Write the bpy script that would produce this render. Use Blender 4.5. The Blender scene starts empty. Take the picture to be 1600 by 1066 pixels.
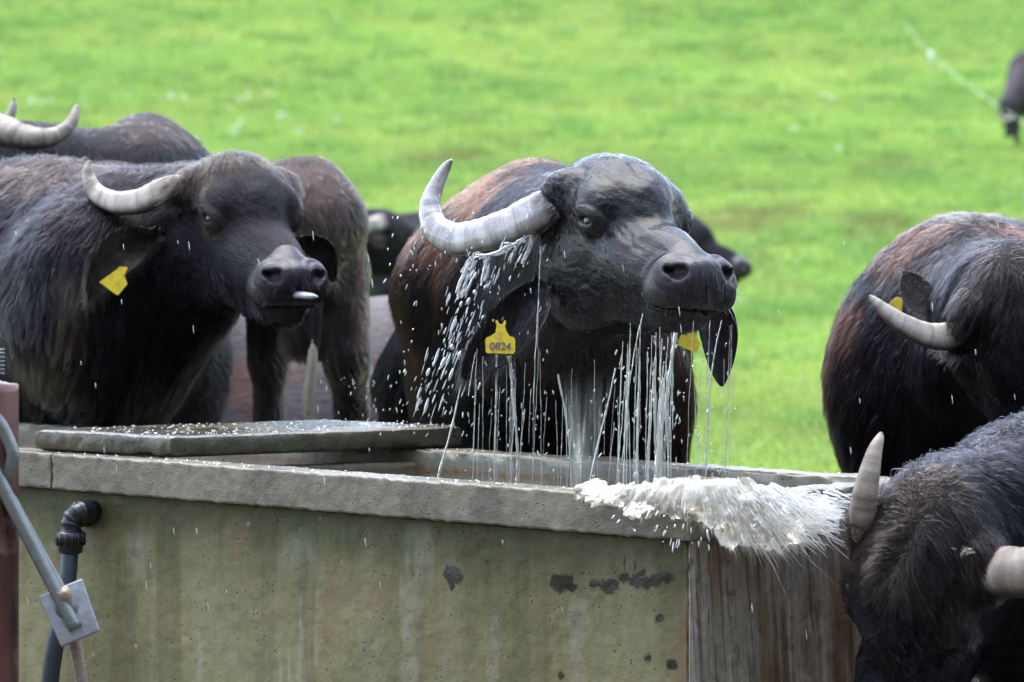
import bpy, math, random
import numpy as np
from mathutils import Vector, Matrix
rng = np.random.default_rng(7)
random.seed(7)
F = 6200.0; CAMZ = 1.45; YH = 260.0          # focal length in photo pixels, eye height, horizon row
COL = bpy.context.scene.collection
SC = bpy.context.scene

# ------------------------------------------------------------------ camera
cam_d = bpy.data.cameras.new('camera'); cam = bpy.data.objects.new('camera', cam_d); COL.objects.link(cam)
cam.location = (0, 0, CAMZ); cam.rotation_euler = (math.radians(90), 0, 0)
cam_d.sensor_width = 36; cam_d.lens = F / 1600 * 36
cam_d.shift_y = -(533 - YH) / 1600
cam_d.clip_end = 2000
cam_d.dof.use_dof = True; cam_d.dof.focus_distance = 8.25; cam_d.dof.aperture_fstop = 6.0
SC.camera = cam
# ------------------------------------------------------------------ light
SUN_EL, SUN_AZ = math.radians(72), math.radians(-30)   # behind the herd, a little to the left
w = bpy.data.worlds.new('World'); SC.world = w; w.use_nodes = True
nt = w.node_tree; nt.nodes.clear()
sky = nt.nodes.new('ShaderNodeTexSky'); sky.sky_type = 'NISHITA'; sky.sun_disc = False
sky.sun_elevation = SUN_EL; sky.sun_rotation = SUN_AZ
sky.air_density = 1.0; sky.dust_density = 1.5; sky.ozone_density = 1.0
hs = nt.nodes.new('ShaderNodeHueSaturation'); hs.inputs['Saturation'].default_value = .72
bg = nt.nodes.new('ShaderNodeBackground'); bg.inputs['Strength'].default_value = 0.15
wo = nt.nodes.new('ShaderNodeOutputWorld')
nt.links.new(sky.outputs[0], hs.inputs['Color']); nt.links.new(hs.outputs[0], bg.inputs[0]); nt.links.new(bg.outputs[0], wo.inputs[0])
sd = bpy.data.lights.new('sun', 'SUN'); sd.energy = 1.0; sd.angle = math.radians(62); sd.color = (.96, .98, 1)
so = bpy.data.objects.new('sun', sd); COL.objects.link(so)
_d = Vector((math.sin(SUN_AZ) * math.cos(SUN_EL), math.cos(SUN_AZ) * math.cos(SUN_EL), math.sin(SUN_EL)))
so.rotation_euler = _d.to_track_quat('Z', 'Y').to_euler(); so.location = (0, 0, 10)
SC.view_settings.view_transform = 'Standard'; SC.view_settings.look = 'None'
SC.view_settings.exposure = 2.2; SC.view_settings.gamma = 1; SC.view_settings.use_curve_mapping = False
SC.cycles.use_denoising = True
SC.cycles.max_bounces = 8; SC.cycles.transparent_max_bounces = 24
try: SC.cycles_curves.shape = 'RIBBONS'
except Exception: pass

def P(px, py, Y):
    return np.array([(px - 800) / F * Y, Y, CAMZ - (py - YH) / F * Y])

# ------------------------------------------------------------------ numpy noise
def _h(i, j, k, s):
    n = (i * 374761393 + j * 668265263 + k * 2147483647 + s * 1274126177) & 0xffffffff
    n = ((n ^ (n >> 13)) * 1274126177) & 0xffffffff
    return ((n ^ (n >> 16)) & 0xffff) / 65535.0
def vnoise(p, f=1.0, s=0):
    q = np.asarray(p, np.float64) * f + 1000.3
    i = np.floor(q).astype(np.int64); t = q - i; t = t * t * (3 - 2 * t)
    out = 0
    for a in (0, 1):
        for b in (0, 1):
            for c in (0, 1):
                wgt = (t[:, 0] if a else 1 - t[:, 0]) * (t[:, 1] if b else 1 - t[:, 1]) * (t[:, 2] if c else 1 - t[:, 2])
                out = out + wgt * _h(i[:, 0] + a, i[:, 1] + b, i[:, 2] + c, s)
    return out * 2 - 1
def fbm(p, f=1.0, s=0, o=3):
    return sum(vnoise(p, f * 2 ** k, s + k * 17) * .5 ** k for k in range(o))
def sst(a, b, x):
    t = np.clip((x - a) / (b - a), 0, 1); return t * t * (3 - 2 * t)

# ------------------------------------------------------------------ object helpers
def tag(o, label=None, cat=None, group=None, kind=None):
    if label: o['label'] = label
    if cat: o['category'] = cat
    if group: o['group'] = group
    if kind: o['kind'] = kind
    return o
def empty(name, loc, label, cat, group=None):
    o = bpy.data.objects.new(name, None); o.empty_display_size = .1; COL.objects.link(o); o.location = loc
    return tag(o, label, cat, group)
def meshobj(name, V, Fc, mat, parent=None, smooth=True, attrs=None):
    V = np.asarray(V, np.float32).reshape(-1, 3)
    if parent is not None: V = V - np.array(parent_loc(parent), np.float32)
    me = bpy.data.meshes.new(name)
    if isinstance(Fc, np.ndarray):
        n, k = Fc.shape
        me.vertices.add(len(V)); me.vertices.foreach_set('co', V.ravel())
        me.loops.add(n * k); me.loops.foreach_set('vertex_index', Fc.astype(np.int32).ravel())
        me.polygons.add(n); me.polygons.foreach_set('loop_start', np.arange(0, n * k, k, dtype=np.int32))
        me.update(calc_edges=True)
    else:
        me.from_pydata(V.tolist(), [], Fc); me.update()
    if smooth: me.polygons.foreach_set('use_smooth', np.ones(len(me.polygons), bool))
    for nm, arr in (attrs or {}).items():
        arr = np.asarray(arr, np.float32)
        if arr.ndim == 1:
            a = me.attributes.new(nm, 'FLOAT', 'POINT'); a.data.foreach_set('value', arr)
        elif arr.shape[1] == 3 and nm != 'col':
            a = me.attributes.new(nm, 'FLOAT_VECTOR', 'POINT'); a.data.foreach_set('vector', arr.ravel())
        else:
            a = me.attributes.new(nm, 'FLOAT_COLOR', 'POINT')
            a.data.foreach_set('color', np.concatenate([arr, np.ones((len(arr), 1), np.float32)], 1).ravel())
    me.materials.append(mat)
    o = bpy.data.objects.new(name, me); COL.objects.link(o)
    if parent is not None: o.parent = parent
    return o
def parent_loc(p):
    l = Vector((0, 0, 0))
    while p is not None: l = l + p.location; p = p.parent
    return l
def curvesobj(name, pts, rad, mat, parent, col=None):
    """pts (n,k,3), rad (n,k), col (n,3)"""
    n, k = pts.shape[:2]
    pts = pts - np.array(parent_loc(parent), np.float32)
    hc = bpy.data.hair_curves.new(name); hc.add_curves([k] * n)
    hc.attributes['position'].data.foreach_set('vector', pts.astype(np.float32).ravel())
    ra = hc.attributes.get('radius') or hc.attributes.new('radius', 'FLOAT', 'POINT')
    ra.data.foreach_set('value', rad.astype(np.float32).ravel())
    if col is not None:
        a = hc.attributes.new('col', 'FLOAT_COLOR', 'CURVE')
        a.data.foreach_set('color', np.concatenate([col, np.ones((n, 1))], 1).astype(np.float32).ravel())
    hc.materials.append(mat)
    o = bpy.data.objects.new(name, hc); COL.objects.link(o); o.parent = parent
    return o

# ------------------------------------------------------------------ material helpers
class NT:
    def __init__(s, name):
        s.m = bpy.data.materials.new(name); s.m.use_nodes = True; s.t = s.m.node_tree; s.t.nodes.clear()
        s.out = s.n('ShaderNodeOutputMaterial')
    def n(s, ty, **kw):
        x = s.t.nodes.new(ty)
        for k, v in kw.items(): setattr(x, k, v)
        return x
    def l(s, a, b): s.t.links.new(a, b)
    def val(s, sock, v):
        if hasattr(v, 'is_output') or isinstance(v, bpy.types.NodeSocket): s.l(v, sock)
        else: sock.default_value = (*v, 1) if isinstance(v, tuple) and len(v) == 3 and sock.type == 'RGBA' else v
    def attr(s, name): return s.n('ShaderNodeAttribute', attribute_name=name)
    def noise(s, vec, scale, detail=4, rough=.55, dist=0):
        x = s.n('ShaderNodeTexNoise'); s.l(vec, x.inputs['Vector'])
        x.inputs['Scale'].default_value = scale; x.inputs['Detail'].default_value = detail
        x.inputs['Roughness'].default_value = rough; x.inputs['Distortion'].default_value = dist
        return x.outputs['Fac']
    def vor(s, vec, scale, feature='F1'):
        x = s.n('ShaderNodeTexVoronoi', feature=feature); s.l(vec, x.inputs['Vector']); x.inputs['Scale'].default_value = scale
        return x
    def scale(s, vec, sc, rot=(0, 0, 0)):
        x = s.n('ShaderNodeMapping'); s.l(vec, x.inputs['Vector']); x.inputs['Scale'].default_value = sc; x.inputs['Rotation'].default_value = rot
        return x.outputs[0]
    def ramp(s, fac, stops):
        x = s.n('ShaderNodeValToRGB'); s.l(fac, x.inputs[0]); e = x.color_ramp.elements
        while len(e) < len(stops): e.new(.5)
        for el, (p, c) in zip(e, stops): el.position = p; el.color = (*c, 1) if isinstance(c, tuple) else (c, c, c, 1)
        return x.outputs[0]
    def mix(s, f, a, b, mode='MIX'):
        x = s.n('ShaderNodeMix', data_type='RGBA', blend_type=mode)
        s.val(x.inputs[0], f); s.val(x.inputs[6], a); s.val(x.inputs[7], b); return x.outputs[2]
    def math(s, op, a, b=0.0, clamp=False):
        x = s.n('ShaderNodeMath', operation=op, use_clamp=clamp); s.val(x.inputs[0], a); s.val(x.inputs[1], b); return x.outputs[0]
    def bump(s, h, strength=.5, dist=.01, normal=None):
        x = s.n('ShaderNodeBump'); s.l(h, x.inputs['Height']); x.inputs['Strength'].default_value = strength; x.inputs['Distance'].default_value = dist
        if normal: s.l(normal, x.inputs['Normal'])
        return x.outputs[0]
    def bsdf(s, **kw):
        x = s.n('ShaderNodeBsdfPrincipled')
        for k, v in kw.items(): s.val(x.inputs[k.replace('_', ' ')], v)
        s.l(x.outputs[0], s.out.inputs[0]); return x
    def obj(s): return s.n('ShaderNodeTexCoord').outputs['Object']
    def pos(s): return s.n('ShaderNodeNewGeometry').outputs['Position']
    def xyz(s, v):
        x = s.n('ShaderNodeSeparateXYZ'); s.l(v, x.inputs[0]); return x.outputs
def simple(name, col, rough=.5, metal=0, bumpsc=None, bumpst=.3, var=.25, **kw):
    m = NT(name); v = m.obj(); nz = m.noise(v, bumpsc or 40, 5)
    c = m.mix(nz, tuple(x * (1 - var) for x in col), tuple(min(1, x * (1 + var)) for x in col))
    m.bsdf(Base_Color=c, Roughness=rough, Metallic=metal, Normal=m.bump(nz, bumpst, .002), **kw)
    return m.m

# ---- hide / skin with stored colour; 'wet' attribute drives gloss
def mat_skin(name, rough=.5, wet=False):
    m = NT(name); a = m.attr('col').outputs['Color']; fl = m.attr('flow').outputs['Vector']
    st = m.scale(fl, (16, 110, 110)); n1 = m.noise(st, 1.0, 4, .6, .6); n2 = m.noise(m.scale(fl, (60, 380, 380)), 1.0, 3)
    hgt = m.math('ADD', n1, m.math('MULTIPLY', n2, .5))
    c = m.mix(1.0, a, m.ramp(n1, [(.3, .6), (.7, 1.5)]), 'MULTIPLY')
    if wet:
        wa = m.attr('wet').outputs['Fac']
        r = m.math('ADD', m.math('MULTIPLY', wa, -.38), m.math('ADD', .47, m.math('MULTIPLY', n1, .12)))
        m.bsdf(Base_Color=c, Roughness=r, Normal=m.bump(m.math('ADD', hgt, m.noise(m.scale(fl, (8, 60, 60)), 1.0, 2)), .85, .0038), Coat_Weight=m.math('MULTIPLY', wa, .20), Coat_Roughness=.05, Specular_IOR_Level=.10)
    else:
        m.bsdf(Base_Color=c, Roughness=rough, Normal=m.bump(hgt, .8, .008), Specular_IOR_Level=.09)
    return m.m
def mat_nose():
    m = NT('nose_skin'); v = m.obj(); n = m.vor(v, 260).outputs['Distance']; n2 = m.noise(v, 30)
    m.bsdf(Base_Color=m.mix(n2, (.014, .011, .013), (.038, .031, .036)), Roughness=.42, Normal=m.bump(n, .5, .0014), Coat_Weight=.12, Coat_Roughness=.15, Specular_IOR_Level=.25)
    return m.m
def mat_fur(name, rough=.3, radial=.45):
    m = NT(name); a = m.attr('col').outputs['Color']
    h = m.n('ShaderNodeBsdfHairPrincipled'); h.parametrization = 'COLOR'
    m.l(a, h.inputs['Color']); h.inputs['Roughness'].default_value = rough; h.inputs['Radial Roughness'].default_value = radial
    h.inputs['Random Roughness'].default_value = .3
    h.inputs['IOR'].default_value = 1.19 if rough > .25 else 1.42
    m.l(h.outputs[0], m.out.inputs[0]); return m.m
def mat_horn(name, wet, c1, c2, dark=(.02, .017, .014)):
    m = NT(name); t = m.attr('t').outputs['Fac']; fl = m.attr('flow').outputs['Vector']
    n = m.noise(m.scale(fl, (40, 4, 4)), 1, 5, .6); n2 = m.noise(fl, 28, 6, .65); n3 = m.noise(m.scale(fl, (3, 60, 60)), 1, 4)
    c = m.mix(m.ramp(n2, [(.35, 0.), (.7, 1.)]), c1, c2)
    c = m.mix(m.math('MULTIPLY', m.ramp(n, [(.46, 0.), (.62, 1.)]), .6), c, tuple(x * .35 for x in c1))
    c = m.mix(m.math('MULTIPLY', m.ramp(n3, [(.5, 0.), (.75, 1.)]), .35), c, (.14, .095, .06))
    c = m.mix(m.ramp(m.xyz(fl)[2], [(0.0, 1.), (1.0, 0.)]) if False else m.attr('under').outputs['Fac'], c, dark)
    c = m.mix(m.ramp(t, [(.9, 0.), (1., .75)]), c, (.06, .055, .05))
    c = m.mix(m.math('MULTIPLY', m.ramp(m.math('ADD', t, m.math('MULTIPLY', m.math('SUBTRACT', n2, .5), .25)), [(.05, .8), (.13, 0.)]), 1.), c, (.045, .033, .025))
    m.bsdf(Base_Color=c, Roughness=.24 if wet else .5, Normal=m.bump(m.math('ADD', n, n2), .5, .003), Coat_Weight=.8 if wet else 0., Coat_Roughness=.12)
    return m.m

M_SKIN = mat_skin('buffalo_hide', .55); M_WET = mat_skin('wet_hide', wet=True); M_NOSE = mat_nose()
M_FUR = mat_fur('buffalo_fur', .3, .5); M_FURWET = mat_fur('wet_fur', .10, .22)
M_HORNB = mat_horn('horn_brown', False, (.18, .14, .11), (.33, .28, .22)); M_HORN = mat_horn('horn_dry', False, (.36, .31, .25), (.52, .47, .40)); M_HORNW = mat_horn('horn_wet', True, (.30, .27, .25), (.55, .52, .50), (.01, .008, .006))
M_EYE = simple('eye', (.008, .006, .006), .06, bumpst=0, Coat_Weight=.2)
def mat_tag():
    m = NT('yellow_tag_plastic'); v = m.obj(); n = m.noise(v, 55, 5, .6); c = m.mix(m.math('MULTIPLY', m.ramp(n, [(.50, 0.), (.64, 1.)]), .55), (.88, .66, .04), (.42, .26, .10))
    m.bsdf(Base_Color=c, Roughness=.4, Normal=m.bump(n, .2, .001)); return m.m
M_TAG = mat_tag()
M_INK = simple('faded_tag_ink', (.20, .13, .16), .6)
M_TONGUE = simple('tongue', (.46, .47, .52), .25)
M_HOOF = simple('hoof', (.02, .018, .015), .5)

# ------------------------------------------------------------------ implicit modelling
class Prim:
    __slots__ = ('kind', 'a', 'b', 'ra', 'rb', 'R', 'k', 'sub')
def E(c, r, k=.03, R=None, sub=False):
    p = Prim(); p.kind = 'e'; p.a = np.array(c, float); p.ra = np.array(r, float); p.R = np.eye(3) if R is None else R; p.k = k; p.sub = sub; p.b = p.rb = None; return p
def Cn(a, b, ra, rb, k=.03, sub=False):
    p = Prim(); p.kind = 'c'; p.a = np.array(a, float); p.b = np.array(b, float); p.ra = ra; p.rb = rb; p.k = k; p.sub = sub; p.R = None; return p
def xf(prims, R, T, s=1.0):
    out = []
    for p in prims:
        q = Prim(); q.kind = p.kind; q.k = p.k * s; q.sub = p.sub; q.a = T + s * (R @ p.a)
        q.ra = p.ra * s; q.R = None; q.b = q.rb = None
        if p.kind == 'e': q.R = R @ p.R
        else: q.b = T + s * (R @ p.b); q.rb = p.rb * s
        out.append(q)
    return out
def rotm(ax, deg):
    return np.array(Matrix.Rotation(math.radians(deg), 3, ax))
def sdf(prims, Q):
    Q = Q.astype(np.float32); d = np.full(len(Q), 9., np.float32)
    for p in prims:
        if p.kind == 'e':
            l = (Q - p.a.astype(np.float32)) @ p.R.astype(np.float32)
            q = l / p.ra.astype(np.float32); k0 = np.sqrt((q * q).sum(1)) + 1e-9
            q2 = q / p.ra.astype(np.float32); k1 = np.sqrt((q2 * q2).sum(1)) + 1e-9
            e = k0 * (k0 - 1) / k1
        else:
            ab = (p.b - p.a).astype(np.float32); v = Q - p.a.astype(np.float32)
            t = np.clip((v @ ab) / float(ab @ ab), 0, 1)
            r = v - t[:, None] * ab; e = np.sqrt((r * r).sum(1)) - (p.ra + (p.rb - p.ra) * t)
        if p.sub:
            e = -e; h = np.clip(.5 - .5 * (d - e) / p.k, 0, 1); d = d * (1 - h) + e * h + p.k * h * (1 - h)
        else:
            h = np.clip(.5 + .5 * (e - d) / p.k, 0, 1); d = e * (1 - h) + d * h - p.k * h * (1 - h)
    return d
def axis(lo, hi, coarse, fine=None):
    """positions from lo to hi with step 'coarse', finer inside the intervals fine=[(a,b,step),...]"""
    out = [lo]; x = lo
    while x < hi:
        st = coarse
        for a, b, s in fine or []:
            dd = max(a - x, x - b, 0); st = min(st, s + dd * .15)
        x += st; out.append(x)
    return np.array(out)
def grid_eval(fn, ax, ay, az):
    n = (len(ax), len(ay), len(az)); st = 5
    ci = [np.unique(np.append(np.arange(0, m, st), m - 1)) for m in n]
    CX, CY, CZ = np.meshgrid(ax[ci[0]], ay[ci[1]], az[ci[2]], indexing='ij')
    Dc = fn(np.stack([CX.ravel(), CY.ravel(), CZ.ravel()], 1)).reshape(CX.shape)
    near = [np.clip(np.round(np.arange(m) / st).astype(int), 0, len(c) - 1) for m, c in zip(n, ci)]
    D = Dc[np.ix_(*near)].astype(np.float32)
    loc = [np.gradient(a) * st for a in (ax, ay, az)]
    tol = np.sqrt(loc[0][:, None, None] ** 2 + loc[1][None, :, None] ** 2 + loc[2][None, None, :] ** 2) * .75 + .006
    idx = np.nonzero(np.abs(D) < tol)
    D[idx] = fn(np.stack([ax[idx[0]], ay[idx[1]], az[idx[2]]], 1))
    return D
def surface_nets(D, ax, ay, az):
    S = D < 0; nx, ny, nz = D.shape
    cnt = np.zeros((nx - 1, ny - 1, nz - 1), np.int8)
    offs = [(a, b, c) for a in (0, 1) for b in (0, 1) for c in (0, 1)]
    for a, b, c in offs: cnt += S[a:nx - 1 + a, b:ny - 1 + b, c:nz - 1 + c]
    act = np.nonzero((cnt > 0) & (cnt < 8)); N = len(act[0])
    idg = np.full(cnt.shape, -1, np.int32); idg[act] = np.arange(N)
    i, j, k = act; acc = np.zeros((N, 3)); num = np.zeros(N)
    cv = {o: D[i + o[0], j + o[1], k + o[2]] for o in offs}
    for o in offs:
        for axn in range(3):
            if o[axn]: continue
            o2 = tuple(1 if q == axn else o[q] for q in range(3))
            d1, d2 = cv[o], cv[o2]; m = (d1 < 0) != (d2 < 0)
            t = np.where(m, d1 / np.where(m, d1 - d2, 1), 0)
            p1 = np.stack([ax[i + o[0]], ay[j + o[1]], az[k + o[2]]], 1); p2 = np.stack([ax[i + o2[0]], ay[j + o2[1]], az[k + o2[2]]], 1)
            acc += m[:, None] * (p1 + (p2 - p1) * t[:, None]); num += m
    V = acc / num[:, None]; quads = []
    for axn in range(3):
        u, v = (axn + 1) % 3, (axn + 2) % 3
        a = [slice(0, s) for s in (nx, ny, nz)]; b = list(a)
        a[axn] = slice(0, -1); b[axn] = slice(1, None)
        for q in (u, v): a[q] = slice(1, -1); b[q] = slice(1, -1)
        s1, s2 = S[tuple(a)], S[tuple(b)]; e = np.nonzero(s1 != s2); flip = s1[e]
        base = [x.copy() for x in e]; base[u] += 1; base[v] += 1
        def cid(du, dv):
            t = [x.copy() for x in base]; t[u] += du; t[v] += dv; return idg[tuple(t)]
        q = np.stack([cid(-1, -1), cid(0, -1), cid(0, 0), cid(-1, 0)], 1)
        q[~flip] = q[~flip][:, ::-1]; quads.append(q)
    return V, np.concatenate(quads)
def vnormals(V, Q):
    a = V[Q[:, 2]] - V[Q[:, 0]]; b = V[Q[:, 3]] - V[Q[:, 1]]; n = np.cross(a, b)
    N = np.zeros_like(V)
    for c in range(Q.shape[1]):
        for d in range(3): N[:, d] += np.bincount(Q[:, c], n[:, d], len(V))
    return N / (np.linalg.norm(N, axis=1, keepdims=True) + 1e-12), n

# ------------------------------------------------------------------ buffalo anatomy
def head_prims(closed=False):
    L = []
    def both(f):
        for s in (-1, 1): L.append(f(s))
    L.append(E((.05, 0, .035), (.145, .118, .112)))
    L.append(E((.12, 0, .062), (.13, .09, .075), .04))
    both(lambda s: E((.135, s * .078, .055), (.058, .04, .042), .035))
    L.append(E((.27, 0, .008), (.20, .055, .052), .05))
    both(lambda s: E((.22, s * .042, -.045), (.17, .056, .065), .05))
    both(lambda s: E((.075, s * .052, -.10), (.125, .062, .115), .05))
    both(lambda s: Cn((.05, s * .045, -.155), (.37, s * .018, -.112), .05, .03, .04))
    L.append(Cn((.22, 0, -.07), (.42, 0, -.055), .075, .055, .04))
    L.append(E((.43, 0, -.04), (.068, .083, .058), .03))
    both(lambda s: E((.452, s * .047, -.022), (.045, .042, .047), .02))
    L.append(E((.482, 0, -.02), (.036, .058, .044), .02))
    both(lambda s: E((.440, s * .055, -.055), (.055, .036, .034), .02))
    L.append(E((.405, 0, -.108), (.066, .056, .034), .02))
    both(lambda s: E((.02, s * .105, .06), (.052, .045, .045), .03))
    both(lambda s: E((.165, s * .098, .028), (.04, .024, .030), .014, rotm('Z', -12 * s)))
    both(lambda s: E((.158, s * .108, .050), (.040, .018, .014), .010, rotm('Z', -12 * s) @ rotm('Y', 12)))
    # openings
    both(lambda s: E((.495, s * .054, -.002), (.022, .021, .0145), .006, rotm('X', -28 * s), True))
    both(lambda s: E((.470, s * .066, -.002), (.022, .009, .007), .008, rotm('Z', 40 * s), True))
    both(lambda s: E((.170, s * .123, .030), (.0215, .016, .0085), .005, rotm('Z', -12 * s), True))
    L.append(E((.47, 0, -.080), (.085, .12, .002), .006, None, True))
    L.append(E((.51, 0, -.045), (.02, .0025, .03), .01, None, True))
    return L
def body_prims(legs=True):
    L = []
    def both(f):
        for s in (-1, 1): L.append(f(s))
    L.append(E((-.50, 0, .90), (.66, .35, .40)))
    L.append(E((-.05, 0, .98), (.36, .27, .36), .12))
    both(lambda s: E((.02, s * .17, .92), (.20, .13, .34), .08))
    L.append(E((-.10, 0, 1.20), (.42, .11, .16), .12))
    L.append(E((.22, 0, .82), (.20, .19, .26), .12))
    L.append(E((-1.08, 0, .97), (.34, .28, .33), .15))
    both(lambda s: E((-.98, s * .20, 1.16), (.13, .08, .08), .08))
    L.append(Cn((-.55, 0, 1.22), (-1.15, 0, 1.20), .09, .08, .12))
    if legs:
        both(lambda s: Cn((.02, s * .17, .72), (.03, s * .16, .40), .12, .065, .06))
        both(lambda s: Cn((.03, s * .16, .40), (.02, s * .16, .10), .058, .043, .03))
        both(lambda s: E((.03, s * .16, .05), (.07, .055, .055), .02))
        both(lambda s: Cn((-1.08, s * .18, .80), (-1.02, s * .19, .58), .17, .12, .08))
        both(lambda s: Cn((-1.02, s * .19, .58), (-1.22, s * .17, .42), .11, .06, .05))
        both(lambda s: Cn((-1.22, s * .17, .42), (-1.18, s * .17, .10), .056, .043, .03))
        both(lambda s: E((-1.17, s * .17, .05), (.07, .055, .055), .02))
    return L
def frame(f, up=(0, 0, 1)):
    f = np.array(f, float); f /= np.linalg.norm(f); u = np.array(up, float)
    l = np.cross(u, f); l /= np.linalg.norm(l); return np.stack([f, l, np.cross(f, l)], 1)

def catmull(pts, n):
    pts = np.asarray(pts, float); m = len(pts); p = np.vstack([2 * pts[0] - pts[1], pts, 2 * pts[-1] - pts[-2]])
    u = np.linspace(0, m - 1 - 1e-6, n); i = u.astype(int); t = (u - i)[:, None]
    a, b, c, d = p[i], p[i + 1], p[i + 2], p[i + 3]
    return .5 * (2 * b + (c - a) * t + (2 * a - 5 * b + 4 * c - d) * t * t + (3 * b - a - 3 * c + d) * t ** 3)
def tube_mesh(C, R, seg=16, ref=(0, 0, 1), flat=1.0, cap=True, shape=None):
    """swept tube; returns V, quads"""
    C = np.asarray(C, float); n = len(C); R = np.broadcast_to(np.asarray(R, float), (n,))
    T = np.gradient(C, axis=0); T /= np.linalg.norm(T, axis=1, keepdims=True) + 1e-12
    ref = np.array(ref, float); A = np.zeros_like(T); a0 = np.cross(T[0], ref)
    if np.linalg.norm(a0) < 1e-3: a0 = np.cross(T[0], [1, .3, .2])
    for k_ in range(n):
        a0 = a0 - T[k_] * (a0 @ T[k_]); a0 = a0 / (np.linalg.norm(a0) + 1e-12); A[k_] = a0
    B = np.cross(A, T)
    th = np.arange(seg) / seg * 2 * np.pi
    rr = np.ones((n, seg)) if shape is None else shape
    V = C[:, None] + (R[:, None] * rr)[..., None] * (np.cos(th)[None, :, None] * A[:, None] * flat + np.sin(th)[None, :, None] * B[:, None])
    V = V.reshape(-1, 3); q = []
    i = np.arange(n - 1)[:, None]; j = np.arange(seg)[None]; j2 = (j + 1) % seg
    q = np.stack([i * seg + j, i * seg + j2, (i + 1) * seg + j2, (i + 1) * seg + j], -1).reshape(-1, 4)
    if cap:
        V = np.vstack([V, C[0], C[-1]]); a = n * seg
        jj = np.arange(seg); k2 = (jj + 1) % seg
        q = np.vstack([q, np.stack([np.full(seg, a), k2, jj, jj], 1)[:, [0, 1, 2, 2]] if False else np.stack([np.full(seg, a), k2, jj, np.full(seg, a)], 1)[:0]])
        tri = [(a, int(x), int(y)) for x, y in zip(k2, jj)] + [(a + 1, int((n - 1) * seg + y), int((n - 1) * seg + x)) for x, y in zip(k2, jj)]
        return V, [tuple(map(int, f)) for f in q] + tri
    return V, q
def horn(parent, pts, radii, mat, seg=28, n=90, ridge=1.0, seed=0, flat=.82, collar=0, ca=.02, cb=.2, ccol=(.012, .010, .010)):
    C = catmull([P(*p) for p in pts], n); r = np.interp(np.linspace(0, 1, n), np.linspace(0, 1, len(radii)), radii)
    t = np.linspace(0, 1, n); th = np.arange(seg) / seg * 2 * np.pi
    sh = np.ones((n, seg)) + .10 * np.cos(th * 3 + .8)[None] * (1 - t)[:, None]
    q = np.stack([np.repeat(t * 60, seg), np.tile(np.cos(th) * 1.1, n), np.tile(np.sin(th) * 1.1, n)], 1)
    nz = vnoise(q, .55, seed).reshape(n, seg); nz2 = vnoise(q, 1.7, seed + 5).reshape(n, seg)
    sh += ridge * (.07 * nz + .03 * nz2) * (1 - t ** 1.5)[:, None]
    V, Q = tube_mesh(C, r, seg, (0, .3, 1), flat, True, sh)
    ln = np.concatenate([[0], np.cumsum(np.linalg.norm(np.diff(C, axis=0), axis=1))])
    fl = np.stack([np.repeat(ln, seg), np.tile(np.cos(th), n) * np.repeat(r, seg), np.tile(np.sin(th), n) * np.repeat(r, seg)], 1)
    fl = np.vstack([fl, fl[:1], fl[-1:]]); tt = np.append(np.repeat(t, seg), [0, 1])
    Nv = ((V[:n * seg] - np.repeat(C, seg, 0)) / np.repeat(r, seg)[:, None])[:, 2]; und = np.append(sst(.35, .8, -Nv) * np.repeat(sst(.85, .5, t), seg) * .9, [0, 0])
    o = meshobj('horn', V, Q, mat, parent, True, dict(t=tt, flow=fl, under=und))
    if collar:
        k = int(collar); i0 = rng.integers(int(n * ca), int(n * cb), k); j0 = rng.integers(0, seg, k); p = V[i0 * seg + j0]; nn = p - C[i0]; nn /= np.linalg.norm(nn, axis=1, keepdims=True)
        T = np.gradient(C, axis=0); T /= np.linalg.norm(T, axis=1, keepdims=True); s = np.linspace(0, 1, 5)[None, :, None]; ll = rng.uniform(.015, .045, k)[:, None, None]
        d = (T[i0] + rng.normal(0, .28, (k, 3)) + [0, 0, -.25])[:, None]; pts = p[:, None] - nn[:, None] * .001 + d * ll * s + nn[:, None] * ll * .28 * (s - .6 * s * s) + np.array([0, 0, -.25]) * ll * s ** 2
        f = curvesobj('horn_base_hair', pts, np.tile(np.linspace(1, .3, 5) * .0006, (k, 1)), M_FUR, parent, np.tile(ccol, (k, 1)) * rng.uniform(.5, 1.6, (k, 1))); f['kind'] = 'stuff'
    return o
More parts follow.
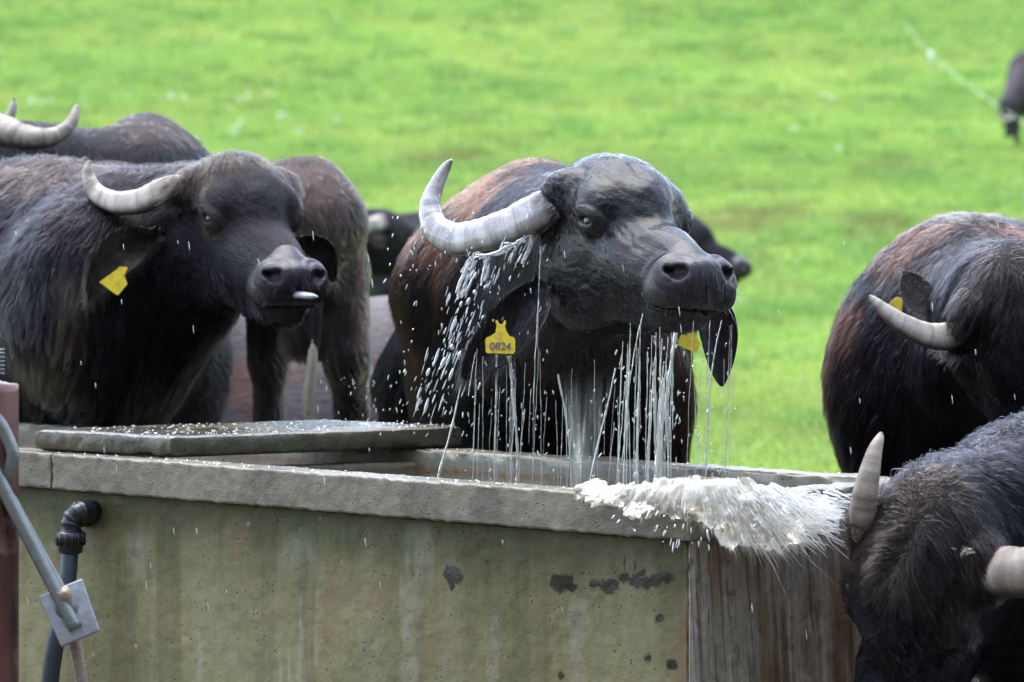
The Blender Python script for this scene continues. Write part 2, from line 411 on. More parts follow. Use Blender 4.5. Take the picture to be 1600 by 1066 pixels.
def ear(parent, base, mid, tip, width, nrm, mat, col=(.02, .016, .016), cup=.35, lower=1.0, thick=.006, fur=0):
    """leaf-shaped cupped ear through three world points, opening along nrm"""
    n, m = 40, 21
    C = catmull([base, mid, tip], n); t = np.linspace(0, 1, n)
    T = np.gradient(C, axis=0); T /= np.linalg.norm(T, axis=1, keepdims=True)
    nrm = np.array(nrm, float); nrm /= np.linalg.norm(nrm); W = np.cross(T, nrm); W /= np.linalg.norm(W, axis=1, keepdims=True); Nn = np.cross(W, T)
    wd = width * np.clip(np.sin(np.pi * np.clip(t * .93 + .07 - .07 * (1 - t), 0, 1) ** 1.1), 0, 1) ** .8 + .003
    wd = np.maximum(wd, width * .42 * (1 - t) ** 1.5)
    u = np.linspace(-1, 1, m)
    c = cup * (1 - .5 * t)
    rows = []
    for sgn in (1, -1):
        uu = u[None] * np.ones((n, 1)); prof = (uu ** 2 - .4) * c[:, None] * wd[:, None]
        wv = .012 * width / .07 * np.sin(t * 9)[:, None] * uu ** 3
        th = thick * (1 - .8 * uu ** 2) * (1 - .6 * t[:, None])
        wl = np.where(uu < 0, uu, uu * lower)
        V = C[:, None] + W[:, None] * (wl * wd[:, None])[..., None] + Nn[:, None] * (prof + wv * .3 + sgn * th)[..., None]
        rows.append(V.reshape(-1, 3))
    V = np.vstack(rows); q = []
    i = np.arange(n - 1)[:, None]; j = np.arange(m - 1)[None]
    a = np.stack([i * m + j, i * m + j + 1, (i + 1) * m + j + 1, (i + 1) * m + j], -1).reshape(-1, 4)
    q = [a, (a + n * m)[:, ::-1]]
    for jj in (0, m - 1):
        s = np.arange(n - 1) * m + jj; e = np.stack([s, s + m, s + m + n * m, s + n * m], 1); q.append(e if jj == 0 else e[:, ::-1])
    for ii in (0, n - 1):
        s = ii * m + np.arange(m - 1); e = np.stack([s, s + 1, s + 1 + n * m, s + n * m], 1); q.append(e[:, ::-1] if ii == 0 else e)
    Q = np.concatenate(q); N = len(V)
    cc = np.tile(np.array(col), (N, 1)) * (1 + .5 * vnoise(V, 60, 3))[:, None]
    fl = np.stack([np.tile(np.repeat(t * .2, m), 2), np.tile(np.tile(u * .05, n), 2), np.zeros(N)], 1)
    o = meshobj('ear', V, Q, mat, parent, True, dict(col=cc, flow=fl, wet=np.full(N, .7)))
    if fur:
        k = rng.integers(0, N, fur); pt = V[k] + rng.normal(0, .003, (fur, 3)); ti = (np.tile(np.repeat(np.arange(n), m), 2))[k]
        d = T[ti] * .6 + rng.normal(0, .35, (fur, 3)) + np.array([0, 0, -.5]); ln = rng.uniform(.008, .028, fur)
        s = np.linspace(0, 1, 4)[None, :, None]
        pts = pt[:, None] + d[:, None] * ln[:, None, None] * s + np.array([0, 0, -1]) * (ln * .4)[:, None, None] * s ** 2
        rad = np.tile(np.array([.0005, .0004, .0003, .0001]), (fur, 1))
        f = curvesobj('ear_hair', pts, rad, M_FUR, o, np.tile(np.array(col) * .9, (fur, 1))); f['kind'] = 'stuff'
    return o

CAM = np.array([0, 0, CAMZ])
def make_fur(parent, V, Q, N, An, count, fns, radius, mat, name='fur', clump=.02, segs=5, wetc=None):
    """fns: dict(length, dir, color, dens) of world points"""
    ar = np.linalg.norm(An, axis=1) * .5
    c = V[Q].mean(1); view = CAM - c; view /= np.linalg.norm(view, axis=1, keepdims=True)
    fn = An / (np.linalg.norm(An, axis=1, keepdims=True) + 1e-12)
    px = 800 + c[:, 0] / c[:, 1] * F; py = YH - (c[:, 2] - CAMZ) / c[:, 1] * F
    vis = ((fn * view).sum(1) > -.45) & (px > -150) & (px < 1750) & (py < 1200)
    wgt = ar * vis * fns['dens'](c); wgt = np.where(np.isfinite(wgt), wgt, 0)
    idx = rng.choice(len(Q), count, p=wgt / wgt.sum()); u = rng.random((count, 1)); v = rng.random((count, 1))
    q = Q[idx]; p = (V[q[:, 0]] * (1 - u) + V[q[:, 1]] * u) * (1 - v) + (V[q[:, 3]] * (1 - u) + V[q[:, 2]] * u) * v
    n = N[q[:, 0]] * .5 + N[q[:, 2]] * .5; n /= np.linalg.norm(n, axis=1, keepdims=True) + 1e-9
    d = fns['dir'](p, n)
    wob = np.stack([fbm(p, 9, 11, 2), fbm(p, 9, 31, 2), fbm(p, 9, 51, 2)], 1) * fns.get('wob', .55)
    wob2 = np.stack([vnoise(p, 45, 61), vnoise(p, 45, 71), vnoise(p, 45, 81)], 1) * .22
    d = d + wob + wob2 + rng.normal(0, fns.get('frizz', .10), (count, 3))
    d -= n * (d * n).sum(1)[:, None]; d /= np.linalg.norm(d, axis=1, keepdims=True) + 1e-9
    L = fns['length'](p) * rng.uniform(.6, 1.15, count)
    lift = fns.get('lift', .30) * rng.uniform(.5, 1.3, count)
    s = np.linspace(0, 1, segs)[None, :, None]
    pts = p[:, None] - n[:, None] * .002 + d[:, None] * L[:, None, None] * s + n[:, None] * (lift * L)[:, None, None] * (s - .55 * s * s)
    pts = pts + np.array([0, 0, -1]) * (L * .30)[:, None, None] * s ** 2
    curl = rng.normal(0, 1, (count, 1, 3)) * (L * (.03 + .3 * fns.get('frizz', .10)))[:, None, None] * np.sin(s * 5 + rng.uniform(0, 6, (count, 1, 1)))
    pts = pts + curl
    # clumps: hairs of one cell lean towards their common tip
    jit = np.stack([vnoise(p, 30, 91), vnoise(p, 30, 92), vnoise(p, 30, 93)], 1) * clump * .6
    cell = np.floor((p + jit) / clump).astype(np.int64); key = cell[:, 0] * 73856093 ^ cell[:, 1] * 19349663 ^ cell[:, 2] * 83492791
    _, inv = np.unique(key, return_inverse=True); k = inv.max() + 1; cn = np.bincount(inv, minlength=k)
    for a in range(1, segs):
        mean = np.stack([np.bincount(inv, pts[:, a, x], k) / cn for x in range(3)], 1)[inv]
        f = fns.get('cl', .68) * (a / (segs - 1)) ** .8
        pts[:, a] = pts[:, a] * (1 - f) + mean * f
    rad = radius * rng.uniform(.7, 1.2, (count, 1)) * np.linspace(1, .25, segs)[None] ** .8
    col = fns['color'](p, n) * np.exp(rng.normal(0, .42, (count, 1)))
    cc = np.exp(rng.normal(0, .38, k)[inv])[:, None]
    f = curvesobj(name, pts, rad, mat, parent, np.clip(col * cc, .0008, .9)); f['kind'] = 'stuff'
    return f

DARK = np.array([.009, .008, .010])
def buffalo(label, head=None, body=None, scale=1.06, hs=1.0, group='water buffalo in the pasture', neck=True, fine=.006, coarse=.012, legs=True,
            fur=0, furlen=.045, wet=False, colors=None, hairr=.0006, facelen=.012, polllen=.05, extra=None, eyes=True, wsc=1.0, part=False, clump=.018, wob=.55, spread=.35, tuftcol=None, frizz=.10, neckr=.125, belly=0):
    """head=(T,fwd,left,up) world; body=(origin xyz, forward xy)"""
    bo = np.array(body[0], float); bR = frame((body[1][0], body[1][1], 0))
    root = empty('water_buffalo', bo.tolist(), label, 'buffalo', group)
    bp = body_prims(legs)
    if belly:
        bp[0].ra[2] -= belly * .8; bp[0].a[2] += belly * .8
        bp[6].ra[2] -= belly * .8; bp[6].a[2] += belly * .8
    for q in bp:
        q.a = q.a * [1, wsc, 1]
        if q.kind == 'e': q.ra = q.ra * [1, wsc, 1]
        else: q.b = q.b * [1, wsc, 1]
    pr = xf(bp, bR, bo, scale)
    hT = hR = None
    if head is not None:
        hT = np.array(head[0], float); hR = frame(head[1], head[2])
        wp = lambda p: bo + scale * (bR @ np.array(p)); hp = lambda p: hT + hs * (hR @ np.array(p))
        if neck:
            pr.append(Cn(wp((.02, 0, 1.12)), hp((-.02, 0, -.01)), .24, neckr, .10))
            pr.append(Cn(wp((.10, 0, .88)), hp((.03, 0, -.10)), .24, .115, .10))
        pr += [q for q in xf(head_prims(), hR, hT, hs) if not q.sub]
    if extra: pr += extra
    if head is not None: pr += [q for q in xf(head_prims(), hR, hT, hs) if q.sub]
    lo = np.min([ (p.a if p.b is None else np.minimum(p.a, p.b)) - np.max(p.ra) for p in pr if not p.sub], 0) - .05
    hi = np.max([ (p.a if p.b is None else np.maximum(p.a, p.b)) + np.max(p.ra) for p in pr if not p.sub], 0) + .05
    fines = [[], [], []]
    if head is not None:
        c = hT + hR[:, 0] * .22 * hs
        for a in range(3):
            e = .16 + .22 * abs(hR[a, 0]); fines[a] = [(c[a] - e * hs, c[a] + e * hs, fine)]
    ax, ay, az = [axis(lo[a], hi[a], coarse, fines[a]) for a in range(3)]
    fn = lambda q: sdf(pr, q)
    D = grid_eval(fn, ax, ay, az); V, Q = surface_nets(D, ax, ay, az)
    N, An = vnormals(V, Q)
    # relief
    disp = .010 * fbm(V, 5, 4, 2) + .003 * fbm(V, 22, 9, 2)
    flow = (V - bo) @ bR[:, [2, 0, 1]]
    wetA = np.zeros(len(V)); nose = np.zeros(len(V))
    if head is not None:
        l = (V - hT) @ hR / hs; hw = sst(.10, -.02, np.maximum(-l[:, 0] - .02, np.abs(l[:, 1]) - .16)) * sst(.34, .26, np.linalg.norm(l - np.array([.2, 0, -.03]), axis=1))
        disp *= (1 - .92 * hw)
        for s in (-1, 1):
            de = np.linalg.norm((l - np.array([.165, s * .115, .028])) * np.array([.8, 1, 1.2]), axis=1)
            disp += hw * -.0013 * np.cos(de * 2 * np.pi / .015 + 1.5 * fbm(l, 18, 5, 2)) * sst(.026, .032, de) * sst(.07, .035, de) * (.4 + .6 * sst(.3, -.3, fbm(l, 14, 41, 2)))
            dn = np.linalg.norm(l - np.array([.475, s * .055, .0]), axis=1)
            disp += hw * .002 * np.cos(dn * 2 * np.pi / .02) * sst(.02, .03, dn) * sst(.06, .04, dn)
        disp += hw * (.0012 * fbm(l * np.array([.45, 1, 1]), 20, 3, 3) + .0010 * vnoise(l * np.array([.22, 1, 1]), 75, 19) - .006 * np.exp(-((l[:, 1] + .012 * vnoise(l, 22, 88)) / .007) ** 2) * sst(.22, .12, l[:, 0]) * (l[:, 2] > 0) * (.6 + .4 * vnoise(l, 60, 4))) * sst(.47, .38, l[:, 0])
        if wet: disp += hw * (.0006 * (1 - 2.4 * np.abs(vnoise(l * np.array([.16, 1, 1]) + .02 * fbm(l, 9, 5, 2)[:, None], 72, 29))) + (.0012) * fbm(l * [1, 1, 1], 55, 61, 2) * sst(.2, .05, l[:, 0])) * sst(.43, .36, l[:, 0])
        disp += hw * .004 * fbm(l, 11, 7, 2) * sst(.42, .32, l[:, 0])
        flow = np.where(hw[:, None] > .5, l, flow); nose = sst(.405, .43, l[:, 0] + .25 * (l[:, 2] + .01)) * hw * sst(-.085, -.07, l[:, 2])
    V = V + N * disp[:, None]; N, An = vnormals(V, Q)
    colf = colors or (lambda p, n: np.tile(DARK, (len(p), 1)))
    def color(p, n):
        c = colf(p, n)
        if hT is not None:
            l = (p - hT) @ hR / hs; k = sst(.42, .47, l[:, 0]) * (np.abs(l[:, 1]) < .14)
            c = c * (1 - k)[:, None] + np.array([.028, .024, .028]) * k[:, None]
            if tuftcol is not None:
                t = sst(.17, .08, l[:, 0]) * sst(-.2, -.05, l[:, 0]) * sst(.04, .09, l[:, 2]) * (.55 + .45 * fbm(p, 20, 77, 2)) * (np.abs(l[:, 1]) < .16)
                t = np.clip(t, 0, 1); c = c * (1 - t)[:, None] + np.array(tuftcol) * t[:, None]
            for s in (-1, 1):
                e = sst(.062, .034, np.linalg.norm((l - np.array([.165, s * .115, .02])) * [.8, 1, 1], axis=1)) * (.18 if wet else .5)
                c = c * (1 - e)[:, None] + np.array([.050, .036, .030]) * e[:, None]
        return c
    if wet and hT is not None: wetA = np.clip(sst(.75, .35, np.linalg.norm(V - hT, axis=1)) , 0, 1)
    cv = color(V, N)
    o = meshobj('body', V, Q[:, ::1], M_WET if wet else M_SKIN, root, True, dict(col=cv, flow=flow, wet=wetA))
    if head is not None:
        me = o.data; me.materials.append(M_NOSE)
        nf = nose[Q].mean(1) > .5; me.polygons.foreach_set('material_index', nf.astype(np.int32)); me.update()
        if eyes:
            for s in (-1, 1):
                e = uvsphere('eye', hp((.166, s * .0945, .028)), .0228 * hs, M_EYE, root)
    if fur:
        def hloc(p): return (p - hT) @ hR / hs
        def hwt(l): return sst(.10, -.02, np.maximum(-l[:, 0] + .0, np.abs(l[:, 1]) - .16)) * sst(.36, .28, np.linalg.norm(l - np.array([.2, 0, -.03]), axis=1))
        def length(p):
            L = furlen * (1 + .3 * fbm(p, 4, 21, 2))
            if hT is not None:
                l = hloc(p); h = hwt(l); face = facelen + (polllen - facelen) * (sst(.22, .08, l[:, 0]) if part else sst(.15, .06, l[:, 0])) * sst(-.04, .04, l[:, 2])
                if not wet: face = face + .02 * sst(-.05, -.12, l[:, 2])
                L = L * (1 - h) + face * h
            return np.clip(L, .004, .2)
        def dens(p):
            d = np.ones(len(p))
            if hT is not None:
                l = hloc(p); h = hwt(l); d = d * (1 + (-.6 if wet else 1.6) * h)
                d *= 1 - h * sst(.395, .43, l[:, 0] + .25 * (l[:, 2] + .01))
                for s in (-1, 1):
                    de = np.linalg.norm(l - np.array([.17, s * .118, .03]), axis=1); d *= sst(.028, .046, de)
            return d
        def direc(p, n):
            bf = bR[:, 0]; d = np.tile(-bf * .45 + np.array([0, 0, -.95]), (len(p), 1)); d = d + n * np.array([spread, spread, 0]) 
            if hT is not None:
                l = hloc(p); h = hwt(l)[:, None]; sy = np.tanh(l[:, 1] / .02)[:, None]
                if part: dl = np.concatenate([np.full((len(p), 1), .55), sy * 1.1, np.full((len(p), 1), -.1)], 1)
                else: dl = np.concatenate([np.full((len(p), 1), .7), sy * .45, -.35 - 0 * sy], 1)
                dh = dl @ hR.T; d = d * (1 - h) + dh * h
            return d
        make_fur(root, V, Q, N, An, fur, dict(length=length, dens=dens, dir=direc, color=color, wob=wob, frizz=frizz), hairr, M_FURWET if wet else M_FUR, clump=clump)
    return root, hT, hR, (hp if head is not None else None)
def uvsphere(name, c, r, mat, parent, seg=20, sc=(1, 1, 1)):
    th = np.linspace(0, np.pi, seg // 2 + 1); ph = np.arange(seg) / seg * 2 * np.pi
    V = np.array([[math.sin(a) * math.cos(b) * sc[0], math.sin(a) * math.sin(b) * sc[1], math.cos(a) * sc[2]] for a in th for b in ph]) * r + np.array(c)
    n = len(th); i = np.arange(n - 1)[:, None]; j = np.arange(seg)[None]; j2 = (j + 1) % seg
    Q = np.stack([i * seg + j, (i + 1) * seg + j, (i + 1) * seg + j2, i * seg + j2], -1).reshape(-1, 4)
    return meshobj(name, V, Q, mat, parent)
def extrude_px(name, poly, Y, thick, mat, parent, bev=0, dY=None):
    """flat outline given in photo pixels at distance Y, real thickness"""
    n = len(poly); zs = dY or [0] * n
    A = [P(x, y, Y + d) for (x, y), d in zip(poly, zs)]; B = [a + np.array([0, thick, 0]) for a in A]
    Fc = [tuple(range(n))[::-1], tuple(range(n, 2 * n))] + [(i, (i + 1) % n, (i + 1) % n + n, i + n) for i in range(n)]
    return meshobj(name, A + B, Fc, mat, parent, False)

# ================================================================== THE GROUND
def gz(x, y):
    x = np.asarray(x, float); y = np.asarray(y, float)
    t = np.maximum(y - 12, 0); z = np.where(t < 110, .00074 * t ** 2, .00074 * 110 ** 2 + (t - 110) * .1628)
    z = z + .62 * np.maximum(-y - 5, 0)          # added unseen slope behind the camera, keeps low bright sky out of reflections
    return z + .10 * np.sin(x * .31 + y * .11) * np.clip((y - 15) / 40, 0, 1)
def mat_ground():
    m = NT('pasture_soil'); v = m.pos(); n = m.noise(m.scale(v, (1, .35, 1)), 1.1, 6, .6); n2 = m.noise(v, 14, 5)
    c = m.mix(n, (.06, .15, .012), (.13, .23, .02)); c = m.mix(m.math('MULTIPLY', n2, .35), c, (.05, .10, .012)); c = m.mix(m.ramp(m.math('ADD', m.math('MULTIPLY', m.xyz(v)[1], .04), m.math('MULTIPLY', n, .06)), [(.60, 1.), (.68, 0.)]), c, (.075, .062, .050)); c = m.mix(m.ramp(m.math('MULTIPLY', m.xyz(v)[1], -.1), [(.5, 0.), (.8, 1.)]), c, (.040, .048, .025))  # last mix darkens the added slope behind the camera to dim reflections
    m.bsdf(Base_Color=c, Roughness=.9, Normal=m.bump(n2, .6, .05)); return m.m
gx = np.concatenate([np.linspace(-120, -14, 40), np.linspace(-13, 13, 130), np.linspace(14, 120, 40)])
gy = np.concatenate([np.linspace(-90, 12, 60), np.linspace(12.3, 70, 230), np.linspace(71, 420, 120)])
X, Y = np.meshgrid(gx, gy); nX, nY = len(gx), len(gy)
V = np.stack([X.ravel(), Y.ravel(), gz(X.ravel(), Y.ravel())], 1)
V[:, 2] += .03 * vnoise(V * [1, 1, 0], 1.3, 5) * np.clip((V[:, 1] - 11) / 5, 0, 1)
i = np.arange(nY - 1)[:, None]; j = np.arange(nX - 1)[None]
Q = np.stack([i * nX + j, i * nX + j + 1, (i + 1) * nX + j + 1, (i + 1) * nX + j], -1).reshape(-1, 4)
g = meshobj('ground', V, Q, mat_ground()); tag(g, 'green grazed hillside pasture rising behind the herd', kind='structure')

# ---- grass blades
def grass():
    n = 620000
    u = rng.random(n); y0, y1 = 15.2, 105.
    pw = .55; y = (y0 ** pw + u * (y1 ** pw - y0 ** pw)) ** (1 / pw)
    x = (rng.random(n) - .5) * y * .30
    B = np.stack([x, y, gz(x, y)], 1); B[:, 2] += .03 * vnoise(B * [1, 1, 0], 1.3, 5) * np.clip((y - 11) / 5, 0, 1) - .004
    big = fbm(B * [1, .45, 0], .45, 3, 3); mid = fbm(B * [1, .5, 0], 1.6, 8, 3); sm = fbm(B * [1, 1, 0], 7, 13, 2)
    tuft = sst(.22, .52, mid + .25 * sm)
    sz = 1 + np.clip((y - 20) / 25, 0, 3)
    h = (.030 + .02 * rng.random(n) + .07 * tuft * rng.random(n) + .012 * sm) * (1 + np.clip((y - 20) / 60, 0, 1.2))
    wd = (.0035 + .002 * rng.random(n)) * sz * 1.5
    a = rng.random(n) * 2 * np.pi; lean = rng.normal(0, .55, (n, 2)) * h[:, None]
    dx = np.cos(a) * wd; dy = np.sin(a) * wd
    V = np.empty((n, 3, 3)); V[:, 0] = B - np.stack([dx, dy, 0 * dx], 1); V[:, 1] = B + np.stack([dx, dy, 0 * dx], 1)
    V[:, 2] = B + np.stack([lean[:, 0], lean[:, 1], h], 1)
    c1 = np.array([.275, .42, .085]); c2 = np.array([.345, .45, .10]); c3 = np.array([.12, .27, .06]); c4 = np.array([.24, .19, .07])
    k = np.clip(.5 + 1.2 * big, 0, 1)[:, None]; c = (c1 * (1 - k) + c2 * k) * (1 + .12 * np.clip(fbm(B * [.4, 1, 0], .22, 66, 2), -1, 1))[:, None]
    k = (.48 * tuft)[:, None]; c = c * (1 - k) + c3 * k
    pxx = 800 + x / y * F; pyy = YH - (B[:, 2] - CAMZ) / y * F
    dry = np.zeros(n)
    for (sx, sy, rx, ry) in [(1150, 352, 75, 16), (1378, 355, 45, 12), (1130, 600, 30, 8), (205, 215, 40, 6), (700, 250, 60, 9), (1390, 262, 60, 8), (1180, 340, 120, 8)]:
        wx, wy = 0, 0
        dry = np.maximum(dry, np.exp(-((pxx - sx) / rx) ** 2 - ((pyy - sy) / ry) ** 2))
    dry = np.clip(dry * (1 + .5 * sm) + .35 * sst(.35, .6, fbm(B * [1, .4, 0], 2.3, 44, 3)), 0, 1)
    k = dry[:, None] * .7; c = c * (1 - k) + c4 * k
    c = c * np.exp(rng.normal(0, .22, (n, 1)))
    m = NT('grass_blades'); ca = m.attr('col').outputs['Color']
    b = m.n('ShaderNodeBsdfDiffuse'); t = m.n('ShaderNodeBsdfTranslucent'); gl = m.n('ShaderNodeBsdfGlossy'); gl.inputs['Roughness'].default_value = .35
    mx = m.n('ShaderNodeMixShader'); mx2 = m.n('ShaderNodeMixShader'); mx.inputs[0].default_value = .4; mx2.inputs[0].default_value = .04
    m.l(ca, b.inputs[0]); m.l(ca, t.inputs[0]); m.l(b.outputs[0], mx.inputs[1]); m.l(t.outputs[0], mx.inputs[2])
    m.l(mx.outputs[0], mx2.inputs[1]); m.l(gl.outputs[0], mx2.inputs[2]); m.l(mx2.outputs[0], m.out.inputs[0])
    o = meshobj('grass', V.reshape(-1, 3), np.arange(3 * n).reshape(n, 3), m.m, None, False, dict(col=np.repeat(c, 3, 0)))
    tag(o, 'short bright green grass covering the hillside pasture', kind='stuff')
grass()
# white clover heads scattered in the grass
fl = []
for (px, py) in [(48, 108), (66, 96), (74, 94), (127, 98), (263, 148), (290, 150), (370, 165), (372, 203), (368, 212), (420, 112), (388, 143), (525, 192), (440, 190), (1290, 43), (1300, 45), (1312, 240), (780, 300), (1240, 205), (466, 213)]:
    yy = 40.
    for _ in range(40):
        zz = float(gz((px - 800) / F * yy, yy)); yn = (CAMZ - zz) * F / (py - YH) if abs(py - YH) > 4 else yy
        yy = yy + (np.clip(yn, 15, 140) - yy) * .0 + (.8 if (YH - (zz - CAMZ) / yy * F) > py else -.8)
    for q in range(rng.integers(3, 8)):
        fl.append((P(px + rng.normal(0, 3), py, yy) + [0, rng.normal(0, .3), 0], rng.uniform(.018, .03)))
Vs, Fs = [], []
for c, r in fl:
    b = len(Vs); c = np.array(c); c[2] = float(gz(c[0], c[1])) + .07
    Vs += [c + [r, 0, 0], c + [0, r, 0], c - [r, 0, 0], c - [0, r, 0], c + [0, 0, r * .8], c - [0, 0, r * .8]]
    Fs += [(b + p, b + q, b + 4) for p, q in ((0, 1), (1, 2), (2, 3), (3, 0))] + [(b + q, b + p, b + 5) for p, q in ((0, 1), (1, 2), (2, 3), (3, 0))]
o = meshobj('white_clover', Vs, Fs, simple('clover_petal', (.75, .75, .72), .7)); tag(o, 'small white clover flowers dotted through the pasture grass', kind='stuff')

# ================================================================== THE TROUGH
C0 = np.array([.35, 7.75]); U2 = np.array([-.7415, .671]); U2 /= np.linalg.norm(U2); W2 = np.array([.705, .709]); W2 /= np.linalg.norm(W2)
RZ = .7975; RT = .081; TW = .745; TL = 3.4; WATER = .728
def TP(s, t, z):
    s, t, z = np.broadcast_arrays(np.asarray(s, float), np.asarray(t, float), np.asarray(z, float))
    xy = C0 + s[..., None] * U2 + t[..., None] * W2
    return np.concatenate([xy, z[..., None]], -1)
def s_at(px, t=0.0):
    q = (px - 800) / F; b = C0 + t * W2
    return (b[0] - q * b[1]) / (q * U2[1] - U2[0])
def rbox(name, s0, s1, t0, t1, z0, z1, mat, parent, step=.012, r=.006, noise=.0015, nf=25, lines=None, extra=None, xyf=None, seed=0):
    """rough rounded box on trough axes; grid of 'step', rounded edges r, noisy relief"""
    lo, hi = np.array([s0, t0, z0]), np.array([s1, t1, z1]); Vs, Qs = [], []; off = 0
    for ax in range(3):
        for side in (0, 1):
            a, b = [q for q in range(3) if q != ax]
            def lin(q):
                if lines and q in lines: x = lines[q]; return np.unique(np.concatenate([x, [lo[q], hi[q], lo[q] + r * .3, lo[q] + r, hi[q] - r, hi[q] - r * .3]]))
                n = max(2, int((hi[q] - lo[q]) / step)); x = np.linspace(lo[q], hi[q], n + 1)
                return np.unique(np.concatenate([x, [lo[q] + r * .3, lo[q] + r, hi[q] - r, hi[q] - r * .3]]))
            A, B = lin(a), lin(b); G = np.zeros((len(A), len(B), 3)); G[..., a] = A[:, None]; G[..., b] = B[None]; G[..., ax] = (lo, hi)[side][ax]
            n1, n2 = len(A), len(B); G = G.reshape(-1, 3)
            i = np.arange(n1 - 1)[:, None]; j = np.arange(n2 - 1)[None]
            q = np.stack([i * n2 + j, (i + 1) * n2 + j, (i + 1) * n2 + j + 1, i * n2 + j + 1], -1).reshape(-1, 4) + off
            if (side == 1) == (ax == 1): q = q[:, ::-1]
            Vs.append(G); Qs.append(q); off += len(G)
    L = np.concatenate(Vs); c = np.clip(L, lo + r, hi - r); d = L - c; dn = np.linalg.norm(d, axis=1, keepdims=True)
    nrm = d / np.maximum(dn, 1e-9); L2 = c + nrm * r
    edge = (np.abs(nrm).max(1) < .97)
    amp = noise * (1 + 2.2 * edge)
    L2 = L2 + nrm * (amp * fbm(L2, nf, 3 + seed, 3))[:, None] - nrm * (edge * 2.5 * noise * sst(.1, .6, fbm(L2, 38, 30 + seed, 3)))[:, None]
    W = (xyf or TP)(L2[:, 0], L2[:, 1], L2[:, 2]) if xyf is None else xyf(L2)
    at = dict(flow=L2); at.update(extra(L2, W) if extra else {})
    return meshobj(name, W, np.concatenate(Qs), mat, parent, True, at)

def mat_concrete(name, base1, base2, algae=(.052, .054, .013), wetall=0.0, kind='wall'):
    m = NT(name); f = m.attr('flow').outputs['Vector']; X = m.xyz(f)
    n1 = m.noise(f, 3.2, 6, .6); n2 = m.noise(f, 38, 6, .7); n3 = m.noise(f, 260, 3, .6)
    streak = m.noise(m.scale(f, (13, 13, 1.0)), 1.0, 5, .6)
    c = m.mix(m.ramp(n1, [(.38, 0.), (.62, 1.)]), base1, base2)
    c = m.mix(m.math('MULTIPLY', m.ramp(n2, [(.35, 0.), (.75, 1.)]), .35), c, tuple(x * 1.45 for x in base2))
    c = m.mix(m.math('MULTIPLY', m.ramp(n2, [(.25, 1.), (.45, 0.)]), .4), c, tuple(x * .5 for x in base1))
    if kind == 'wall':
        c = m.mix(m.math('MULTIPLY', m.ramp(streak, [(.51, 0.), (.62, 1.)]), .25), c, (.26, .25, .16))
        c = m.mix(m.math('MULTIPLY', m.ramp(streak, [(.38, 1.), (.49, 0.)]), .38), c, (.058, .050, .018))
        c = m.mix(m.math('MULTIPLY', m.ramp(m.math('ADD', X[0], m.math('MULTIPLY', m.math('SUBTRACT', streak, .5), .10)), [(.045, 1.), (.085, 0.)]), .7), c, (.19, .125, .07))
        # algae hangs below the rim
        top = m.ramp(m.math('ADD', m.math('MULTIPLY', X[2], 1.0), m.math('MULTIPLY', m.math('SUBTRACT', streak, .5), -.16)), [(.50, 0.), (.60, .4), (.66, .85), (.72, 1.)])
        c = m.mix(top, c, algae)
        # ochre patches
        oc = m.ramp(m.noise(f, 6.5, 4, .6), [(.53, 0.), (.64, 1.)]); c = m.mix(m.math('MULTIPLY', oc, .5), c, (.17, .11, .05)); c = m.mix(m.math('MULTIPLY', m.attr('lime').outputs['Fac'], m.ramp(n2, [(.3, .25), (.6, 1.)])), c, (.33, .32, .24))
    if kind == 'inner':
        band = m.ramp(m.math('ADD', X[2], m.math('MULTIPLY', m.math('SUBTRACT', n2, .5), .03)), [(.70, 1.), (.735, .0)])
        b2 = m.ramp(m.math('ADD', X[2], m.math('MULTIPLY', m.math('SUBTRACT', n2, .5), .04)), [(.735, 0.), (.75, 1.), (.765, 0.)])
        c = m.mix(m.math('MULTIPLY', b2, .75), c, (.17, .075, .02)); c = m.mix(band, c, (.018, .014, .010))
    lich = m.vor(f, 17); c = m.mix(m.math('MULTIPLY', m.ramp(lich.outputs['Distance'], [(.04, 1.), (.10, 0.)]), m.ramp(m.noise(f, 5), [(.5, 0.), (.6, .8)])), c, (.40, .38, .28))
    pit = m.vor(f, 75); pd = m.ramp(pit.outputs['Distance'], [(.10, 1.), (.19, 0.)]); gate = m.ramp(m.noise(f, 19, 2), [(.48, 0.), (.60, 1.)])
    pm = m.math('MULTIPLY', pd, gate); c = m.mix(pm, c, (.02, .018, .012))
    wa = m.attr('wet').outputs['Fac']; c = m.mix(wa, c, m.mix(1.0, c, (.12, .12, .13), 'MULTIPLY'))
    # long scratches of lime
    h = m.math('SUBTRACT', m.math('ADD', m.math('MULTIPLY', n2, .8), m.math('MULTIPLY', n3, .25)), m.math('MULTIPLY', pm, 1.4))
    rr = m.ramp(n2, [(.3, .45 - .25 * wetall), (.7, .75 - .35 * wetall)])
    rr = m.mix(wa, rr, (.22, .22, .22))
    m.bsdf(Base_Color=c, Roughness=rr, Normal=m.bump(h, .7, .004), Specular_IOR_Level=.4 + .3 * wetall)
    return m.m
M_WALL = mat_concrete('algae_stained_concrete', (.135, .118, .045), (.225, .20, .092))
M_RIM = mat_concrete('wet_rim_concrete', (.105, .088, .058), (.18, .155, .106), wetall=.9, kind='rim')
M_INNER = mat_concrete('water_stained_concrete', (.12, .11, .08), (.24, .22, .17), wetall=.5, kind='inner')
M_SLAB = mat_concrete('wet_mossy_slab', (.032, .028, .013), (.07, .064, .032), wetall=1.0, kind='rim')
